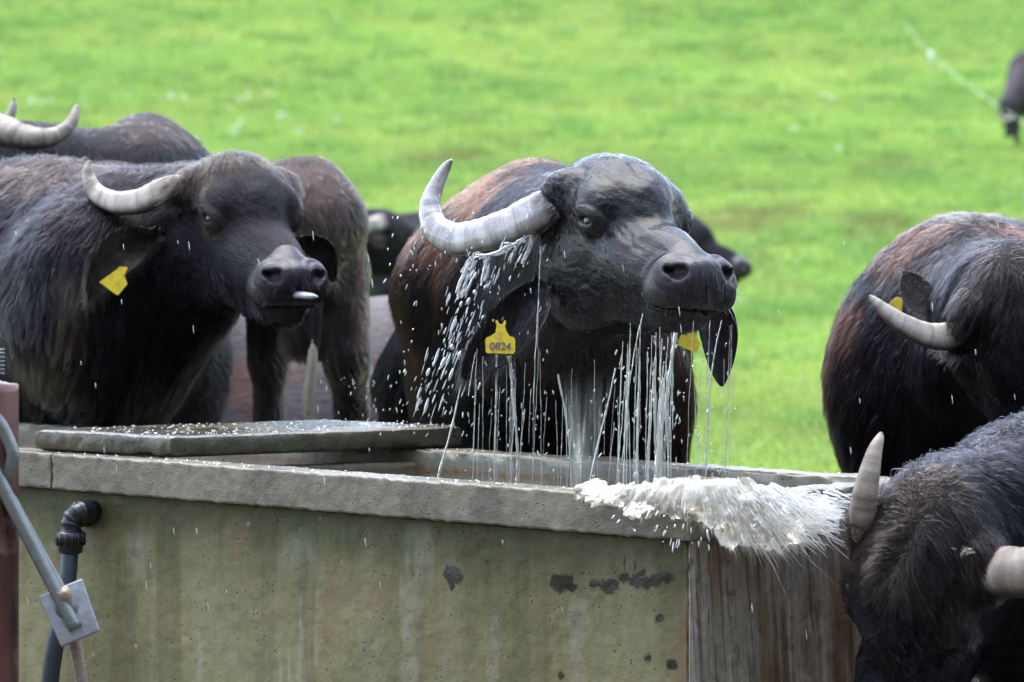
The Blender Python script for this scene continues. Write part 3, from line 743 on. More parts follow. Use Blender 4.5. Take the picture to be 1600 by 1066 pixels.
def mat_end():
    m = NT('streaked_end_concrete'); f = m.attr('flow').outputs['Vector']
    sh = m.n('ShaderNodeVectorMath', operation='ADD'); m.l(f, sh.inputs[0])
    x = m.xyz(f); cb = m.n('ShaderNodeCombineXYZ'); m.l(m.math('MULTIPLY', x[2], .10), cb.inputs[1]); m.l(cb.outputs[0], sh.inputs[1])
    g = m.scale(sh.outputs[0], (13, 13, .9)); st = m.noise(g, 1, 6, .65, .3); st2 = m.noise(m.scale(sh.outputs[0], (75, 75, 2.0)), 1, 5, .6, .2); big = m.noise(m.scale(f, (8, 8, 1.5)), 1, 4)
    c = m.mix(m.ramp(big, [(.42, 0.), (.56, 1.)]), (.15, .09, .048), (.24, .205, .155))
    c = m.mix(m.math('MULTIPLY', m.ramp(st, [(.48, 0.), (.57, 1.)]), .6), c, (.40, .37, .31))
    c = m.mix(m.ramp(st2, [(.39, .6), (.46, 0.)]), c, (.04, .027, .018))
    c = m.mix(m.math('MULTIPLY', m.ramp(m.noise(f, 22, 4), [(.62, 0.), (.7, 1.)]), .6), c, (.05, .035, .02))
    n9 = m.noise(f, 45, 6, .7); c = m.mix(1.0, c, m.ramp(n9, [(.3, .7), (.7, 1.25)]), 'MULTIPLY')
    m.bsdf(Base_Color=c, Roughness=m.ramp(st, [(.35, .16), (.65, .45)]), Normal=m.bump(m.math('ADD', st, st2), .35, .004)); return m.m
M_END = mat_end()
def wall_px(px, py, t=.03):
    s = s_at(px, t); y = C0[1] + s * U2[1] + t * W2[1]; return s, CAMZ - (py - YH) / F * y
splats = [(708, 899, 14, 13), (706, 915, 5, 8), (876, 909, 17, 14), (893, 918, 9, 5), (955, 914, 26, 11), (975, 905, 12, 14), (1005, 908, 24, 14), (1030, 903, 22, 8), (976, 880, 1.6, 14), (992, 884, 2, 10), (1031, 884, 1.6, 14), (930, 912, 8, 6), (1031, 967, 7, 7), (1012, 1027, 6, 6), (1051, 1038, 8, 8), (878, 1056, 5, 6), (1048, 903, 5, 3)]
def splat_mask(L, W):
    px = 800 + W[:, 0] / W[:, 1] * F; py = YH - (W[:, 2] - CAMZ) / W[:, 1] * F
    m = np.zeros(len(L)); n = fbm(L, 70, 5, 3) * .45 + fbm(L, 28, 15, 2) * .35
    for x, y, a, b in splats:
        d = np.sqrt(((px - x) / a) ** 2 + ((py - y) / b) ** 2); m = np.maximum(m, sst(1.12, .92, d + n * (1 if a > 3 else .2)))
    lime = np.zeros(len(L)); nn = fbm(L * [1, 1, .3], 60, 71, 2)
    for x, y0, y1, w_ in [(312, 985, 1066, 7), (438, 1000, 1080, 5), (452, 1005, 1080, 4), (470, 930, 1080, 8), (493, 940, 1030, 5), (383, 1040, 1080, 3), (655, 820, 910, 26), (470, 830, 890, 30), (215, 830, 900, 22), (640, 900, 1080, 16), (770, 960, 1080, 12), (905, 930, 1080, 18)]:
        wv = w_ * (.25 + .75 * sst(y0 - 10, y1, py)) if w_ < 10 else w_; lime = np.maximum(lime, sst(1.1, .3, np.abs(px - x) / wv + .5 * nn) * sst(y0 - 15, y0 + 25, py) * sst(y1 + 25, y1 - 25, py) * (.6 if w_ < 10 else .38))
    return dict(wet=m, lime=lime)
trough = empty('water_trough', [*(C0 + U2 * 1.7 + W2 * .37), 0], 'long rectangular concrete water trough stained with green algae', 'trough')
sj = s_at(80)
def rim_wet(L, W): return dict(wet=np.clip(sst(.05, .5, fbm(L, 9, 4, 3)) * .35 + .0 * L[:, 0], 0, 1))
rbox('rim', 0, sj - .002, 0, .085, RZ - RT, RZ, M_RIM, trough, .006, .0045, .0009, 55, extra=rim_wet)
rbox('rim', sj + .002, TL, 0, .085, RZ - RT, RZ, M_RIM, trough, .010, .0045, .0009, 55, extra=rim_wet, seed=4)
rbox('rim', 0, TL, TW - .075, TW, RZ - RT, RZ, M_RIM, trough, .014, .007, .002, seed=9)
rbox('rim', 0, .085, .086, TW - .076, RZ - RT, RZ - .001, M_RIM, trough, .012, .006, .002, seed=12)
rbox('wall', .034, TL, .03, .083, -.05, RZ - RT - .001, M_WALL, trough, .012, .005, .0012, 30, extra=splat_mask, lines={0: np.concatenate([np.arange(.034, 1.05, .0032), np.arange(1.05, 2.2, .007), np.arange(2.2, TL, .03)]), 2: np.concatenate([np.arange(-.05, .34, .02), np.arange(.34, RZ - RT - .004, .0035)])})
rbox('wall', .03, .083, .084, TW - .03, -.05, RZ - RT - .002, M_END, trough, .012, .004, .002, 30)
rbox('wall', 0.029, .0335, .031, .083, -.05, RZ - RT - .003, M_END, trough, .02, .001, .0005, 30)
rbox('wall', .084, TL, TW - .074, TW - .03, -.05, RZ - RT - .001, M_INNER, trough, .03, .004, .002, 30)
rbox('inner_wall', .084, TL - .02, TW - .085, TW - .0745, .3, RZ - .004, M_INNER, trough, .02, .003, .002, 30)
rbox('floor', .084, TL, .084, TW - .086, .25, .30, M_INNER, trough, .1, .004, .002)
# divider below the slab
def seg_box(name, A, B, th, z0, z1, mat, parent, **kw):
    A = np.array(A); B = np.array(B); d = (B - A); ln = np.linalg.norm(d); d = d / ln; nn = np.array([-d[1], d[0]])
    f = lambda L: np.concatenate([A + L[:, :1] * d + L[:, 1:2] * nn, L[:, 2:]], 1)
    return rbox(name, 0, ln, 0, th, z0, z1, mat, parent, xyf=f, **kw)
seg_box('divider', P(285, 716, 8.93)[:2], P(716, 702, 9.20)[:2], .05, .35, RZ - RT * .0 - .03, M_INNER, trough, step=.012, r=.006)
# water inside
def mat_water():
    m = NT('trough_water'); v = m.pos(); n = m.noise(v, 14, 4, .6, .5)
    m.bsdf(Base_Color=(.10, .11, .07), Roughness=.04, Transmission_Weight=.35, IOR=1.33, Normal=m.bump(n, .6, .02)); return m.m
nw = 60; ss, tt = np.meshgrid(np.linspace(.086, TL, nw * 4), np.linspace(.087, TW - .087, nw))
L = np.stack([ss.ravel(), tt.ravel(), np.zeros(ss.size)], 1); z = WATER + .004 * fbm(L, 12, 2, 3) + .02 * np.exp(-((L[:, 0] - .15) / .35) ** 2) * np.abs(fbm(L, 16, 6, 3))
V = TP(L[:, 0], L[:, 1], z); nc = nw * 4; i = np.arange(nw - 1)[:, None]; j = np.arange(nc - 1)[None]
o = meshobj('water', V, np.stack([i * nc + j, (i + 1) * nc + j, (i + 1) * nc + j + 1, i * nc + j + 1], -1).reshape(-1, 4), mat_water()); tag(o, 'rippling water filling the concrete trough', kind='structure')
# ---- the slab lid
slab = empty('concrete_lid', [-.6, 9.1, RZ], 'thick wet mossy concrete slab laid across the left of the trough', 'slab')
zt = RZ + .050
cor = [np.array([-.760, 8.857]), np.array([-.119, 9.208]), np.array([-.447, 9.446]), np.array([-1.088, 9.095])]
def slabf(L):
    u, v = L[:, :1], L[:, 1:2]
    p = cor[0] * (1 - u) * (1 - v) + cor[1] * u * (1 - v) + cor[2] * u * v + cor[3] * (1 - u) * v
    return np.concatenate([p, L[:, 2:]], 1)
def slab_mesh():
    n = 90; ths = []; ring = []
    # outline walked around, with chipped edges
    Vs, Qs = [], []; off = 0; z0, z1 = RZ + .0015, zt
    for face in ('top', 'bottom', 'side'):
        if face in ('top', 'bottom'):
            u, v = np.meshgrid(np.linspace(0, 1, n * 2), np.linspace(0, 1, n)); L = np.stack([u.ravel(), v.ravel(), np.full(u.size, z1 if face == 'top' else z0)], 1)
            nc = n * 2; i = np.arange(n - 1)[:, None]; j = np.arange(nc - 1)[None]; q = np.stack([i * nc + j, i * nc + j + 1, (i + 1) * nc + j + 1, (i + 1) * nc + j], -1).reshape(-1, 4)
            if face == 'bottom': q = q[:, ::-1]
            e = np.minimum(np.minimum(L[:, 0], 1 - L[:, 0]) * .73, np.minimum(L[:, 1], 1 - L[:, 1]) * .4)
            W = slabf(L); W[:, 2] += (-1 if face == 'top' else 1) * .005 * sst(.008, 0, e) + (.0012 * fbm(W, 30, 3, 3) if face == 'top' else 0)
        else:
            k = 8; seq = [((0, 0), (1, 0)), ((1, 0), (1, 1)), ((1, 1), (0, 1)), ((0, 1), (0, 0))]; uv = []
            for a, b in seq:
                t = np.linspace(0, 1, n * 2, endpoint=False)[:, None]; uv.append(np.array(a) * (1 - t) + np.array(b) * t)
            uv = np.concatenate(uv); m = len(uv); zz = np.linspace(z0, z1, k); L = np.concatenate([np.repeat(uv, k, 0), np.tile(zz, m)[:, None]], 1); W = slabf(L)
            out = W[:, :2] - np.mean(cor, 0); out /= np.linalg.norm(out, axis=1, keepdims=True)
            bul = .005 * np.sin(np.pi * np.tile(np.linspace(.06, .94, k), m)) + .0025 * fbm(W, 35, 8, 3) - .008 * sst(.2, .6, fbm(W, 16, 50, 2)) * (L[:, 2] < z0 + .012); W[:, :2] += out * bul[:, None]
            i = np.arange(m)[:, None]; j = np.arange(k - 1)[None]; i2 = (i + 1) % m
            q = np.stack([i * k + j, i2 * k + j, i2 * k + j + 1, i * k + j + 1], -1).reshape(-1, 4)
            W[L[:, 2] == z1, 2] -= .005; W[L[:, 2] == z0, 2] += .005
        Vs.append(W); Qs.append(q + off); off += len(W)
    W = np.concatenate(Vs); pud = sst(-.15, .15, fbm(W * [1, 1, 0], 9, 61, 3)) * (W[:, 2] > zt - .006)
    return meshobj('slab', W, np.concatenate(Qs), M_SLAB, slab, True, dict(flow=W, wet=pud * .6))
slab_mesh()

# ================================================================== WATER IN THE AIR
def mat_spray(name, col, trans, rough=.12):
    m = NT(name); v = m.pos(); n = m.noise(v, 120, 3)
    m.bsdf(Base_Color=m.mix(m.math('MULTIPLY', m.ramp(m.noise(v, 17, 3), [(.45, 0.), (.62, 1.)]), .55 if rough > .15 else 0.), m.mix(n, tuple(c * .8 for c in col), col), (.74, .64, .40)), Roughness=rough, Transmission_Weight=trans, IOR=1.33, Normal=m.bump(n, .4, .002)); return m.m
M_STREAM = mat_spray('falling_water', (.96, .96, .93), .74, .08); M_DROP = mat_spray('water_drops', (.97, .98, .98), .65, .1)
M_FOAM = mat_spray('churned_water', (.95, .92, .83), .68, .16)
def mat_sheet():
    m = NT('water_sheet'); f = m.attr('flow').outputs['Vector']; st = m.noise(m.scale(f, (60, 60, 2)), 1, 4, .6)
    fd = m.attr('fade').outputs['Fac']; p = m.bsdf(Base_Color=(.8, .8, .74), Roughness=.15, Transmission_Weight=.75, IOR=1.33, Normal=m.bump(st, .8, .004))
    tr = m.n('ShaderNodeBsdfTransparent'); mx = m.n('ShaderNodeMixShader'); m.l(m.math('MULTIPLY', fd, m.ramp(st, [(.35, .06), (.7, .6)])), mx.inputs[0])
    m.l(tr.outputs[0], mx.inputs[1]); m.l(p.outputs[0], mx.inputs[2]); m.l(mx.outputs[0], m.out.inputs[0]); return m.m
M_SHEET = mat_sheet()
def stream_geo(path, r0, r1, bead=.3, seed=0, n=None):
    C = catmull(path, n or 60); ln = np.linalg.norm(np.diff(C, axis=0), axis=1).sum(); t = np.linspace(0, 1, len(C))
    q = np.stack([t * ln * 1.0, 0 * t + seed, 0 * t], 1)
    r = (r0 + (r1 - r0) * t) * (1 + bead * vnoise(q, 70, seed) + bead * .7 * vnoise(q, 150, seed + 3)); r = np.maximum(r, .0003)
    C = C + .0012 * np.stack([vnoise(q, 30, seed + 8), vnoise(q, 30, seed + 9), 0 * t], 1)
    return tube_mesh(C, r, 7, (0, 1, .1), 1.0, False)
def px_path(pts, Y):
    return [P(x, y, Y if len(p) == 2 else p[2]) for p in pts for x, y in [p[:2]]]
WY = lambda Y: YH + (CAMZ - WATER) * F / Y
streams = [
 ([(770, 562, 8.62), (742, 570, 8.60), (724, 588, 8.60), (708, 660, 8.60), (686, 742, 8.60), (680, 775, 8.6)], 2.0, 3.0, 'thick arc of water running off the tip of the wet ear'),
 ([(776, 554, 8.55), (775, 640, 8.55), (771, 784, 8.55)], 3.2, 2.6, 'straight grey stream of water falling below the yellow ear tag'),
 ([(796, 556, 8.53), (802, 620, 8.53), (808, 700, 8.53), (806, 784, 8.53)], 4.2, 3.8, 'wavering milky stream just right of the ear tag'),
 ([(872, 585, 8.42), (884, 650, 8.42), (891, 720, 8.42), (895, 790, 8.42)], 2.2, 2.6, 'bright left edge of the water curtain under the jaw'),
 ([(962, 575, 8.36), (945, 650, 8.36), (926, 730, 8.36), (912, 790, 8.36)], 2.0, 3.0, 'slanting right edge of the water curtain under the jaw'),
 ([(1056, 520, 8.2), (1046, 590, 8.2), (1030, 700, 8.2), (1018, 792, 8.2)], 4.5, 6.0, 'widest pale stream pouring from the wet chin'),
 ([(1004, 490, 8.25), (990, 560, 8.25), (978, 650, 8.25), (974, 792, 8.25)], 1.6, 1.4, 'thin beaded stream from the left corner of the wet mouth'),
 ([(1128, 500, 8.18), (1112, 580, 8.18), (1104, 700, 8.18), (1100, 790, 8.18)], 1.6, 1.2, 'thin beaded stream falling right of the wet chin'),
]
for k, (pts, w0, w1, lab) in enumerate(streams):
    path = px_path(pts, 8.4); V, Q = stream_geo(path, w0 / 738 * .6, w1 / 738 * .55, .5, k)
    o = meshobj('water_stream', V, Q, M_STREAM); tag(o, lab, 'water stream', 'streams of water falling off the wet head')
Vs, Qs, off = [], [], 0
def add(V, Q):
    global off
    Vs.append(V); Qs.append(np.asarray(Q) + off); off += len(V)
spec = []
for _ in range(34): spec.append((rng.uniform(972, 1050), rng.uniform(500, 640), 8.22, rng.uniform(.7, 2.6)))
for _ in range(10): spec.append((rng.uniform(1010, 1048), rng.uniform(560, 640), 8.2, rng.uniform(1.8, 3.4)))
for _ in range(20): spec.append((rng.uniform(740, 880), rng.uniform(540, 640), 8.55, rng.uniform(.6, 1.6)))
for _ in range(14): spec.append((rng.uniform(870, 985), rng.uniform(560, 680), 8.4, rng.uniform(.6, 1.3)))
for _ in range(12): spec.append((rng.uniform(1080, 1148), rng.uniform(500, 580), 8.2, rng.uniform(.5, 1.2)))
spec += [(845, 385, 8.45, 1.3), (842, 470, 8.44, 1.6)]
for k, (x, y, Y, wd) in enumerate(spec):
    yb = WY(Y) if rng.random() < .88 else rng.uniform(y + 60, 740); dr = rng.normal(-6, 5); Y = Y + rng.normal(0, .04)
    if y < 480: yb = y + 160
    V, Q = stream_geo([P(x, y, Y), P(x + dr * .6, (y + yb) / 2, Y), P(x + dr, yb, Y)], wd / 738 * .45, wd / 738 * .36, .55, 40 + k, 60); add(V, Q)
o = meshobj('falling_water', np.concatenate(Vs), np.concatenate(Qs), M_STREAM); tag(o, 'fine threads of water dripping off the drenched head', kind='stuff')
# curtain
n, m = 60, 30; t = np.linspace(0, 1, n); lft = catmull(px_path([(870, 580, 8.44), (882, 650, 8.43), (890, 720, 8.42), (896, 792, 8.42)], 0), n); rgt = catmull(px_path([(964, 570, 8.38), (945, 650, 8.38), (926, 730, 8.38), (910, 792, 8.38)], 0), n)
u = np.linspace(0, 1, m); Vf = lft[:, None] * (1 - u)[None, :, None] + rgt[:, None] * u[None, :, None]; Vf = Vf.reshape(-1, 3)
Vf[:, 1] += -.02 * np.sin(np.pi * np.tile(u, n)) + .006 * fbm(Vf * [3, 1, .3], 20, 2, 2)
i = np.arange(n - 1)[:, None]; j = np.arange(m - 1)[None]; q = np.stack([i * m + j, (i + 1) * m + j, (i + 1) * m + j + 1, i * m + j + 1], -1).reshape(-1, 4)
Vb = Vf + [0, .003, 0]; edge = []
o = meshobj('water_curtain', np.vstack([Vf, Vb]), np.vstack([q, q[:, ::-1] + n * m]), M_SHEET, None, True, dict(flow=np.vstack([Vf, Vf]), fade=np.tile(np.repeat(sst(0, .45, t), m), 2))); tag(o, 'thin transparent curtain of water pouring off the throat', 'water curtain')
# droplets flung or falling
def drop(c, L, r, d):
    d = np.array(d, float); d /= np.linalg.norm(d); t = np.linspace(0, 1, 8); C = np.array(c)[None] + d[None] * (t - .5)[:, None] * L
    return tube_mesh(C, r * np.sin(np.pi * np.clip(t, .03, .97)) ** .55, 6, (0, 1, .1), 1.0, False)
Vs, Qs, off = [], [], 0
trails = [((742, 395), (715, 470), (690, 560), (655, 645)), ((790, 385), (735, 450), (700, 540), (690, 640)), ((825, 372), (770, 440), (725, 520), (705, 600))]
for k in range(150):
    tr = trails[k % 3]; tt_ = rng.random() ** .8 * 3; a = int(min(tt_, 2)); f = tt_ - a
    x = tr[a][0] * (1 - f) + tr[a + 1][0] * f + rng.normal(0, 7 + 4 * tt_); y = tr[a][1] * (1 - f) + tr[a + 1][1] * f + rng.normal(0, 6)
    Lp = min(40, 6 + rng.gamma(2, 6.5)) * (.7 + .25 * tt_ / 3); wp_ = min(3.4, .5 + rng.exponential(.9)) * (1 if rng.random() < .6 else .5)
    add(*drop(P(x, y, 8.7 + rng.normal(0, .04)), Lp / 712, wp_ / 712, (-.36 + rng.normal(0, .05), 0, -1)))
for a_, b_ in [((742, 398), (728, 420)), ((745, 402), (790, 388)), ((790, 388), (832, 362)), ((832, 366), (815, 410)), ((728, 420), (718, 462)), ((760, 400), (752, 440))]:   # sheet of runoff beneath the horn
    for _ in range(7):
        j1 = rng.normal(0, 4, 4); V, Q = stream_geo([P(a_[0] + j1[0], a_[1] + j1[1], 8.62), P((a_[0] + b_[0]) / 2 + j1[2], (a_[1] + b_[1]) / 2 + 3, 8.62), P(b_[0] + j1[2], b_[1] + j1[3], 8.62)], 1.0 / 720, 1.4 / 720, .9, int(rng.integers(999)), 24); add(V, Q)
for _ in range(420):   # fine spray
    r_ = rng.random()
    if r_ < .35: x, y, Y = rng.uniform(600, 860), rng.uniform(330, 690), 8.6
    elif r_ < .6: x, y, Y = rng.uniform(960, 1150), rng.uniform(520, 750), 8.2
    elif r_ < .75: x, y, Y = rng.uniform(500, 720), rng.uniform(590, 680), 8.9
    else: x, y, Y = rng.uniform(700, 1150), rng.uniform(600, 750), 8.4
    add(*drop(P(x, y, Y + rng.normal(0, .15)), rng.uniform(2, 10) / 720, rng.uniform(.5, 1.3) / 720, (rng.normal(-.2, .3), 0, -1)))
for _ in range(60):    # rain drops
    add(*drop(P(rng.uniform(0, 1600), rng.uniform(250, 1000), rng.uniform(7.2, 8.6)), rng.uniform(6, 16) / 760, .7 / 760, (.12, 0, -1)))
# beads standing on the slab and the rims
for _ in range(330):
    uu, vv = rng.random() , rng.random() ** 1.4
    c = slabf(np.array([[uu, vv, zt + .001]]))[0]; add(*drop(c, rng.uniform(.002, .008), rng.uniform(.0005, .0014), (1, rng.normal(0, .5), 0)))
for _ in range(260):
    s = rng.uniform(-.0, 1.9); c = TP(s, rng.choice([rng.uniform(.003, .08), TW - rng.uniform(.005, .07)]), RZ + .0006); add(*drop(c, rng.uniform(.002, .007), rng.uniform(.0008, .0018), (1, rng.normal(0, .5), 0)))
o = meshobj('water_droplets', np.concatenate(Vs), np.concatenate(Qs), M_DROP); tag(o, 'white water droplets flying off the wet buffalo and beading on the concrete', kind='stuff')
# ---- the overflow splash at the near corner
def splash():
    pr = []
    R0 = lambda px, py, Y, r, k=.012: pr.append(E(P(px, py, Y), r, k))
    top = [(915, 772, 7.86, 4), (940, 772, 7.84, 8), (965, 773, 7.82, 10), (990, 776, 7.80, 14), (1015, 776, 7.79, 18), (1045, 774, 7.77, 21), (1075, 773, 7.74, 25), (1100, 780, 7.72, 29), (1128, 785, 7.72, 34), (1155, 790, 7.74, 36), (1182, 798, 7.77, 36), (1210, 802, 7.8, 32), (1235, 800, 7.84, 26), (1262, 796, 7.88, 18), (1288, 790, 7.92, 11)]
    tp = catmull(top, 60)
    for x, y, Y, r in tp:
        pr.append(E(P(x, y, Y), (max(r, 10) / 800, .045, r / 800), .012))
    pr.append(E(P(1170, 832, 7.76), (.06, .035, .03), .02)); pr.append(E(P(1215, 838, 7.80), (.04, .03, .02), .02)); pr.append(E(P(1015, 795, 7.75), (.04, .02, .010), .02))
    pr.append(E(P(1090, 757, 7.82), (.018, .02, .016), .012)); pr.append(E(P(1152, 760, 7.82), (.022, .02, .014), .012))
    O = P(1095, 660, 7.8)
    def fan(q):
        v = q - O; rho = np.linalg.norm(v, axis=1); phi = np.arctan2(v[:, 2], v[:, 0])
        return (fbm(np.stack([phi * 13, rho * 8, q[:, 1] * 14], 1), 1.0, 25, 2) + .7 * fbm(np.stack([phi * 34, rho * 11, q[:, 1] * 30], 1), 1.0, 35, 2)) * np.clip(rho / .13, .4, 1.5)
    fn = lambda q: sdf(pr, q) + .010 * fbm(q * [1, 1, 1.2], 30, 5, 2) + .0032 * fan(q) - .0025
    lo, hi = P(890, 880, 7.95), P(1330, 730, 7.95); lo[1] = 7.6; hi[1] = 8.05
    ax, ay, az = np.arange(lo[0], hi[0], .0026), np.arange(lo[1], hi[1], .004), np.arange(lo[2], hi[2], .0026)
    D = grid_eval(fn, ax, ay, az); V, Q = surface_nets(D, ax, ay, az); N, An = vnormals(V, Q)
    root = empty('water_splash', P(1120, 790, 7.78).tolist(), 'white churning splash spilling over the near corner of the trough', 'splash')
    meshobj('foam', V, Q, M_FOAM, root)
    # fanned fibres of flying water
    vis = (N[:, 1] < .2); uu = np.clip((800 + V[:, 0] / V[:, 1] * F - 920) / 380, 0, 1); wv = vis * (.03 + uu ** 2); idx = rng.choice(len(V), 3600, p=wv / wv.sum()); p = V[idx]; n = N[idx]
    px = 800 + p[:, 0] / p[:, 1] * F; u = np.clip((px - 920) / 380, 0, 1)
    d = p - O; d /= np.linalg.norm(d, axis=1, keepdims=True); d = d * np.array([1.25, 1, .9]) + [.12, -.35, 0] + rng.normal(0, .07, (len(p), 3)) + n * .12
    ln = rng.exponential(.0045, len(p)) * (.35 + 2.4 * u ** 1.5) ; k = 4; s = np.linspace(0, 1, k)[None, :, None]
    pts = p[:, None] + d[:, None] * ln[:, None, None] * s + np.array([0, 0, -.3]) * ln[:, None, None] * s ** 2
    rad = rng.uniform(.00015, .0006, (len(p), 1)) * np.array([1, .9, .6, .15])[None]
    f = curvesobj('spray', pts, rad, M_FOAMF, root); f['kind'] = 'stuff'
    gv, gq, go = [], [], 0
    for _ in range(200):
        u_ = rng.random() ** .7; x = 915 + 400 * u_; yb = 770 + 75 * math.sin(min(1, u_ * 1.15) * math.pi) ** .8; y = rng.uniform(760, yb + 14); an = math.atan2(-(y - 660), x - 1095) + rng.normal(0, .1)
        ll = rng.gamma(2, 2 + 5 * u_) / 800; a_, b_ = drop(P(x, y, rng.uniform(7.62, 7.74)), ll, rng.uniform(.6, 1.8) / 800, (math.cos(an), -.25, math.sin(an))); gv.append(a_); gq.append(b_ + go); go += len(a_)
    f = meshobj('flung_water', np.concatenate(gv), np.concatenate(gq), M_DROP, root); f['kind'] = 'stuff'
    # long streaks shooting right
    m = 420; a = rng.uniform(0, 1, m); st = np.stack([P(x, y, Y) for x, y, Y in zip(rng.uniform(1180, 1290, m), rng.uniform(770, 830, m), rng.uniform(7.74, 7.86, m))])
    ang = rng.uniform(-1.0, .12, m); d = np.stack([np.cos(ang), -.15 + 0 * ang, np.sin(ang)], 1); ln = rng.uniform(.01, .05, m)
    o_ = rng.uniform(0, .06, m)[:, None] * d
    pts = st[:, None] + o_[:, None] + d[:, None] * ln[:, None, None] * s; rad = rng.uniform(.0004, .0012, (m, 1)) * np.array([.5, 1, .9, .3])[None]
    f = curvesobj('spray', pts, rad, M_FOAMF, root); f['kind'] = 'stuff'
    b = uvsphere('bubble', P(1043, 758, 7.84), .017, M_STREAM, root, 24, (1, 1, .6))
mm = NT('spray_fibres'); mm.bsdf(Base_Color=(.95, .94, .90), Roughness=.25, Transmission_Weight=.55, IOR=1.33); M_FOAMF = mm.m
splash()

# ================================================================== HARDWARE AT THE LEFT
M_METAL = simple('galvanised_steel', (.20, .21, .20), .45, .7, 60, .4, .35); M_PLATE = simple('bare_steel_plate', (.30, .30, .31), .45, .75, 55, .5, .5)
M_RUST = simple('rusty_thread', (.26, .20, .15), .55, .5, 120, .6, .4); M_PLASTIC = simple('black_plastic_pipe', (.012, .013, .016), .3, 0, 80, .15); M_HOSE = simple('grey_black_hose', (.035, .045, .06), .38, 0, 60, .2)
def mat_post():
    m = NT('red_stained_timber'); v = m.obj(); g = m.scale(v, (30, 30, 2.2)); n = m.noise(g, 1, 6, .65, .4); n2 = m.noise(v, 16, 5)
    c = m.mix(m.ramp(n, [(.38, 0.), (.62, 1.)]), (.02, .006, .005), (.11, .028, .019)); c = m.mix(m.ramp(n2, [(.50, 0.), (.62, .85)]), c, (.17, .085, .07))
    c = m.mix(m.math('MULTIPLY', m.ramp(m.xyz(v)[2], [(.85, 0.), (1., 1.)]), .6), c, (.20, .10, .08))
    m.bsdf(Base_Color=c, Roughness=.4, Normal=m.bump(n, .9, .006)); return m.m
def tube(name, pts, rad, mat, parent, seg=16, n=None, **kw):
    C = catmull(pts, n or max(12, len(pts) * 10)); V, Q = tube_mesh(C, np.interp(np.linspace(0, 1, len(C)), np.linspace(0, 1, len(rad)), rad) if hasattr(rad, '__len__') else rad, seg, kw.get('ref', (0, 1, .1)), 1.0, True); return meshobj(name, V, Q, mat, parent)
PY = 7.35; sc_ = F / PY
pb = P(-16, 602, PY); post = empty('timber_post', [pb[0], PY, 0], 'reddish brown round timber post with a frayed sawn top', 'post')
n, seg = 90, 40; zz = np.linspace(-.1, pb[2], n); th = np.arange(seg) / seg * 2 * np.pi
G = np.stack([np.repeat(zz, seg) * .6, np.tile(np.cos(th), n) * 2, np.tile(np.sin(th), n) * 2], 1); sh = 1 + .035 * fbm(G, 1.6, 3, 3).reshape(n, seg) + .02 * vnoise(G * [.3, 3, 3], 2.5, 9).reshape(n, seg)
V, Q = tube_mesh(np.stack([0 * zz + pb[0], 0 * zz + PY, zz], 1), .054, seg, (0, 1, 0), 1.0, True, sh)
top = V[:, 2] > pb[2] - .004; V[top, 2] += .008 * fbm(V[top], 90, 4, 2) + .004
meshobj('shaft', V, Q, mat_post(), post)
HY = 7.30
br = empty('fence_tensioner', P(100, 960, HY).tolist(), 'steel fence tensioner with bolted plate hooked beside the timber post', 'tensioner')
r11 = 10.5 / F * HY
tube('hook', [P(-30, 640, HY), P(-5, 655, HY), P(14, 690, HY), P(20, 712, HY), P(12, 738, HY + .01), P(-8, 752, HY + .02), P(-30, 740, HY + .03)], r11, M_METAL, br)
tube('rod', [P(-30, 712, HY), P(-12, 728, HY), P(6, 765, HY), P(60, 870, HY), P(118, 982, HY - .012)], r11 * 1.05, M_METAL, br)
tube('rod', [P(-30, 690, HY + .03), P(0, 742, HY + .03), P(50, 835, HY + .03), P(105, 935, HY + .02)], r11 * .62, M_METAL, br)
th_ = [P(92, 950, HY + .03), P(112, 990, HY + .03), P(122, 1030, HY + .03), P(132, 1090, HY + .03)]
C = catmull(th_, 220); V, Q = tube_mesh(C, 9.5 / F * HY * (1 + .09 * np.sin(np.arange(220) * 1.9)), 14, (0, 1, .1)); meshobj('threaded_rod', V, Q, M_RUST, br)
# plate: thick tilted block
a, b, c_, d_ = P(60, 932, HY + .0), P(128, 904, HY + .012), P(156, 985, HY - .006), P(95, 1010, HY - .02)
def block(name, quad, thick, mat, parent, bev=.0025):
    q = np.array(quad); nn = np.cross(q[1] - q[0], q[3] - q[0]); nn /= np.linalg.norm(nn)
    if nn[1] < 0: nn = -nn
    me = bpy.data.meshes.new(name); import bmesh
    bm = bmesh.new(); pl = np.array(parent_loc(parent)); vs = [bm.verts.new((p - pl).tolist()) for p in q] + [bm.verts.new((p + nn * thick - pl).tolist()) for p in q]
    for f in ((0, 1, 2, 3), (7, 6, 5, 4), (0, 4, 5, 1), (1, 5, 6, 2), (2, 6, 7, 3), (3, 7, 4, 0)): bm.faces.new([vs[k] for k in f])
    bmesh.ops.recalc_face_normals(bm, faces=bm.faces); bmesh.ops.bevel(bm, geom=bm.edges[:], offset=bev, segments=3, affect='EDGES', profile=.6); bm.to_mesh(me); bm.free()
    me.materials.append(mat); o = bpy.data.objects.new(name, me); COL.objects.link(o); o.parent = parent; me.polygons.foreach_set('use_smooth', np.ones(len(me.polygons), bool)); return o
block('plate', [a, b, c_, d_], .022, M_PLATE, br)
# washer and nut on the plate
ctr = P(103, 950, HY - .012)
tube('washer', [ctr + [0, .010, 0], ctr + [0, .004, 0]], .021, M_METAL, br, 24, 4, ref=(0, 0, 1)); tube('nut', [P(106, 948, HY), P(98, 922, HY - .016)], .0135, M_RUST, br, 6, 4, ref=(0, 1, 0))
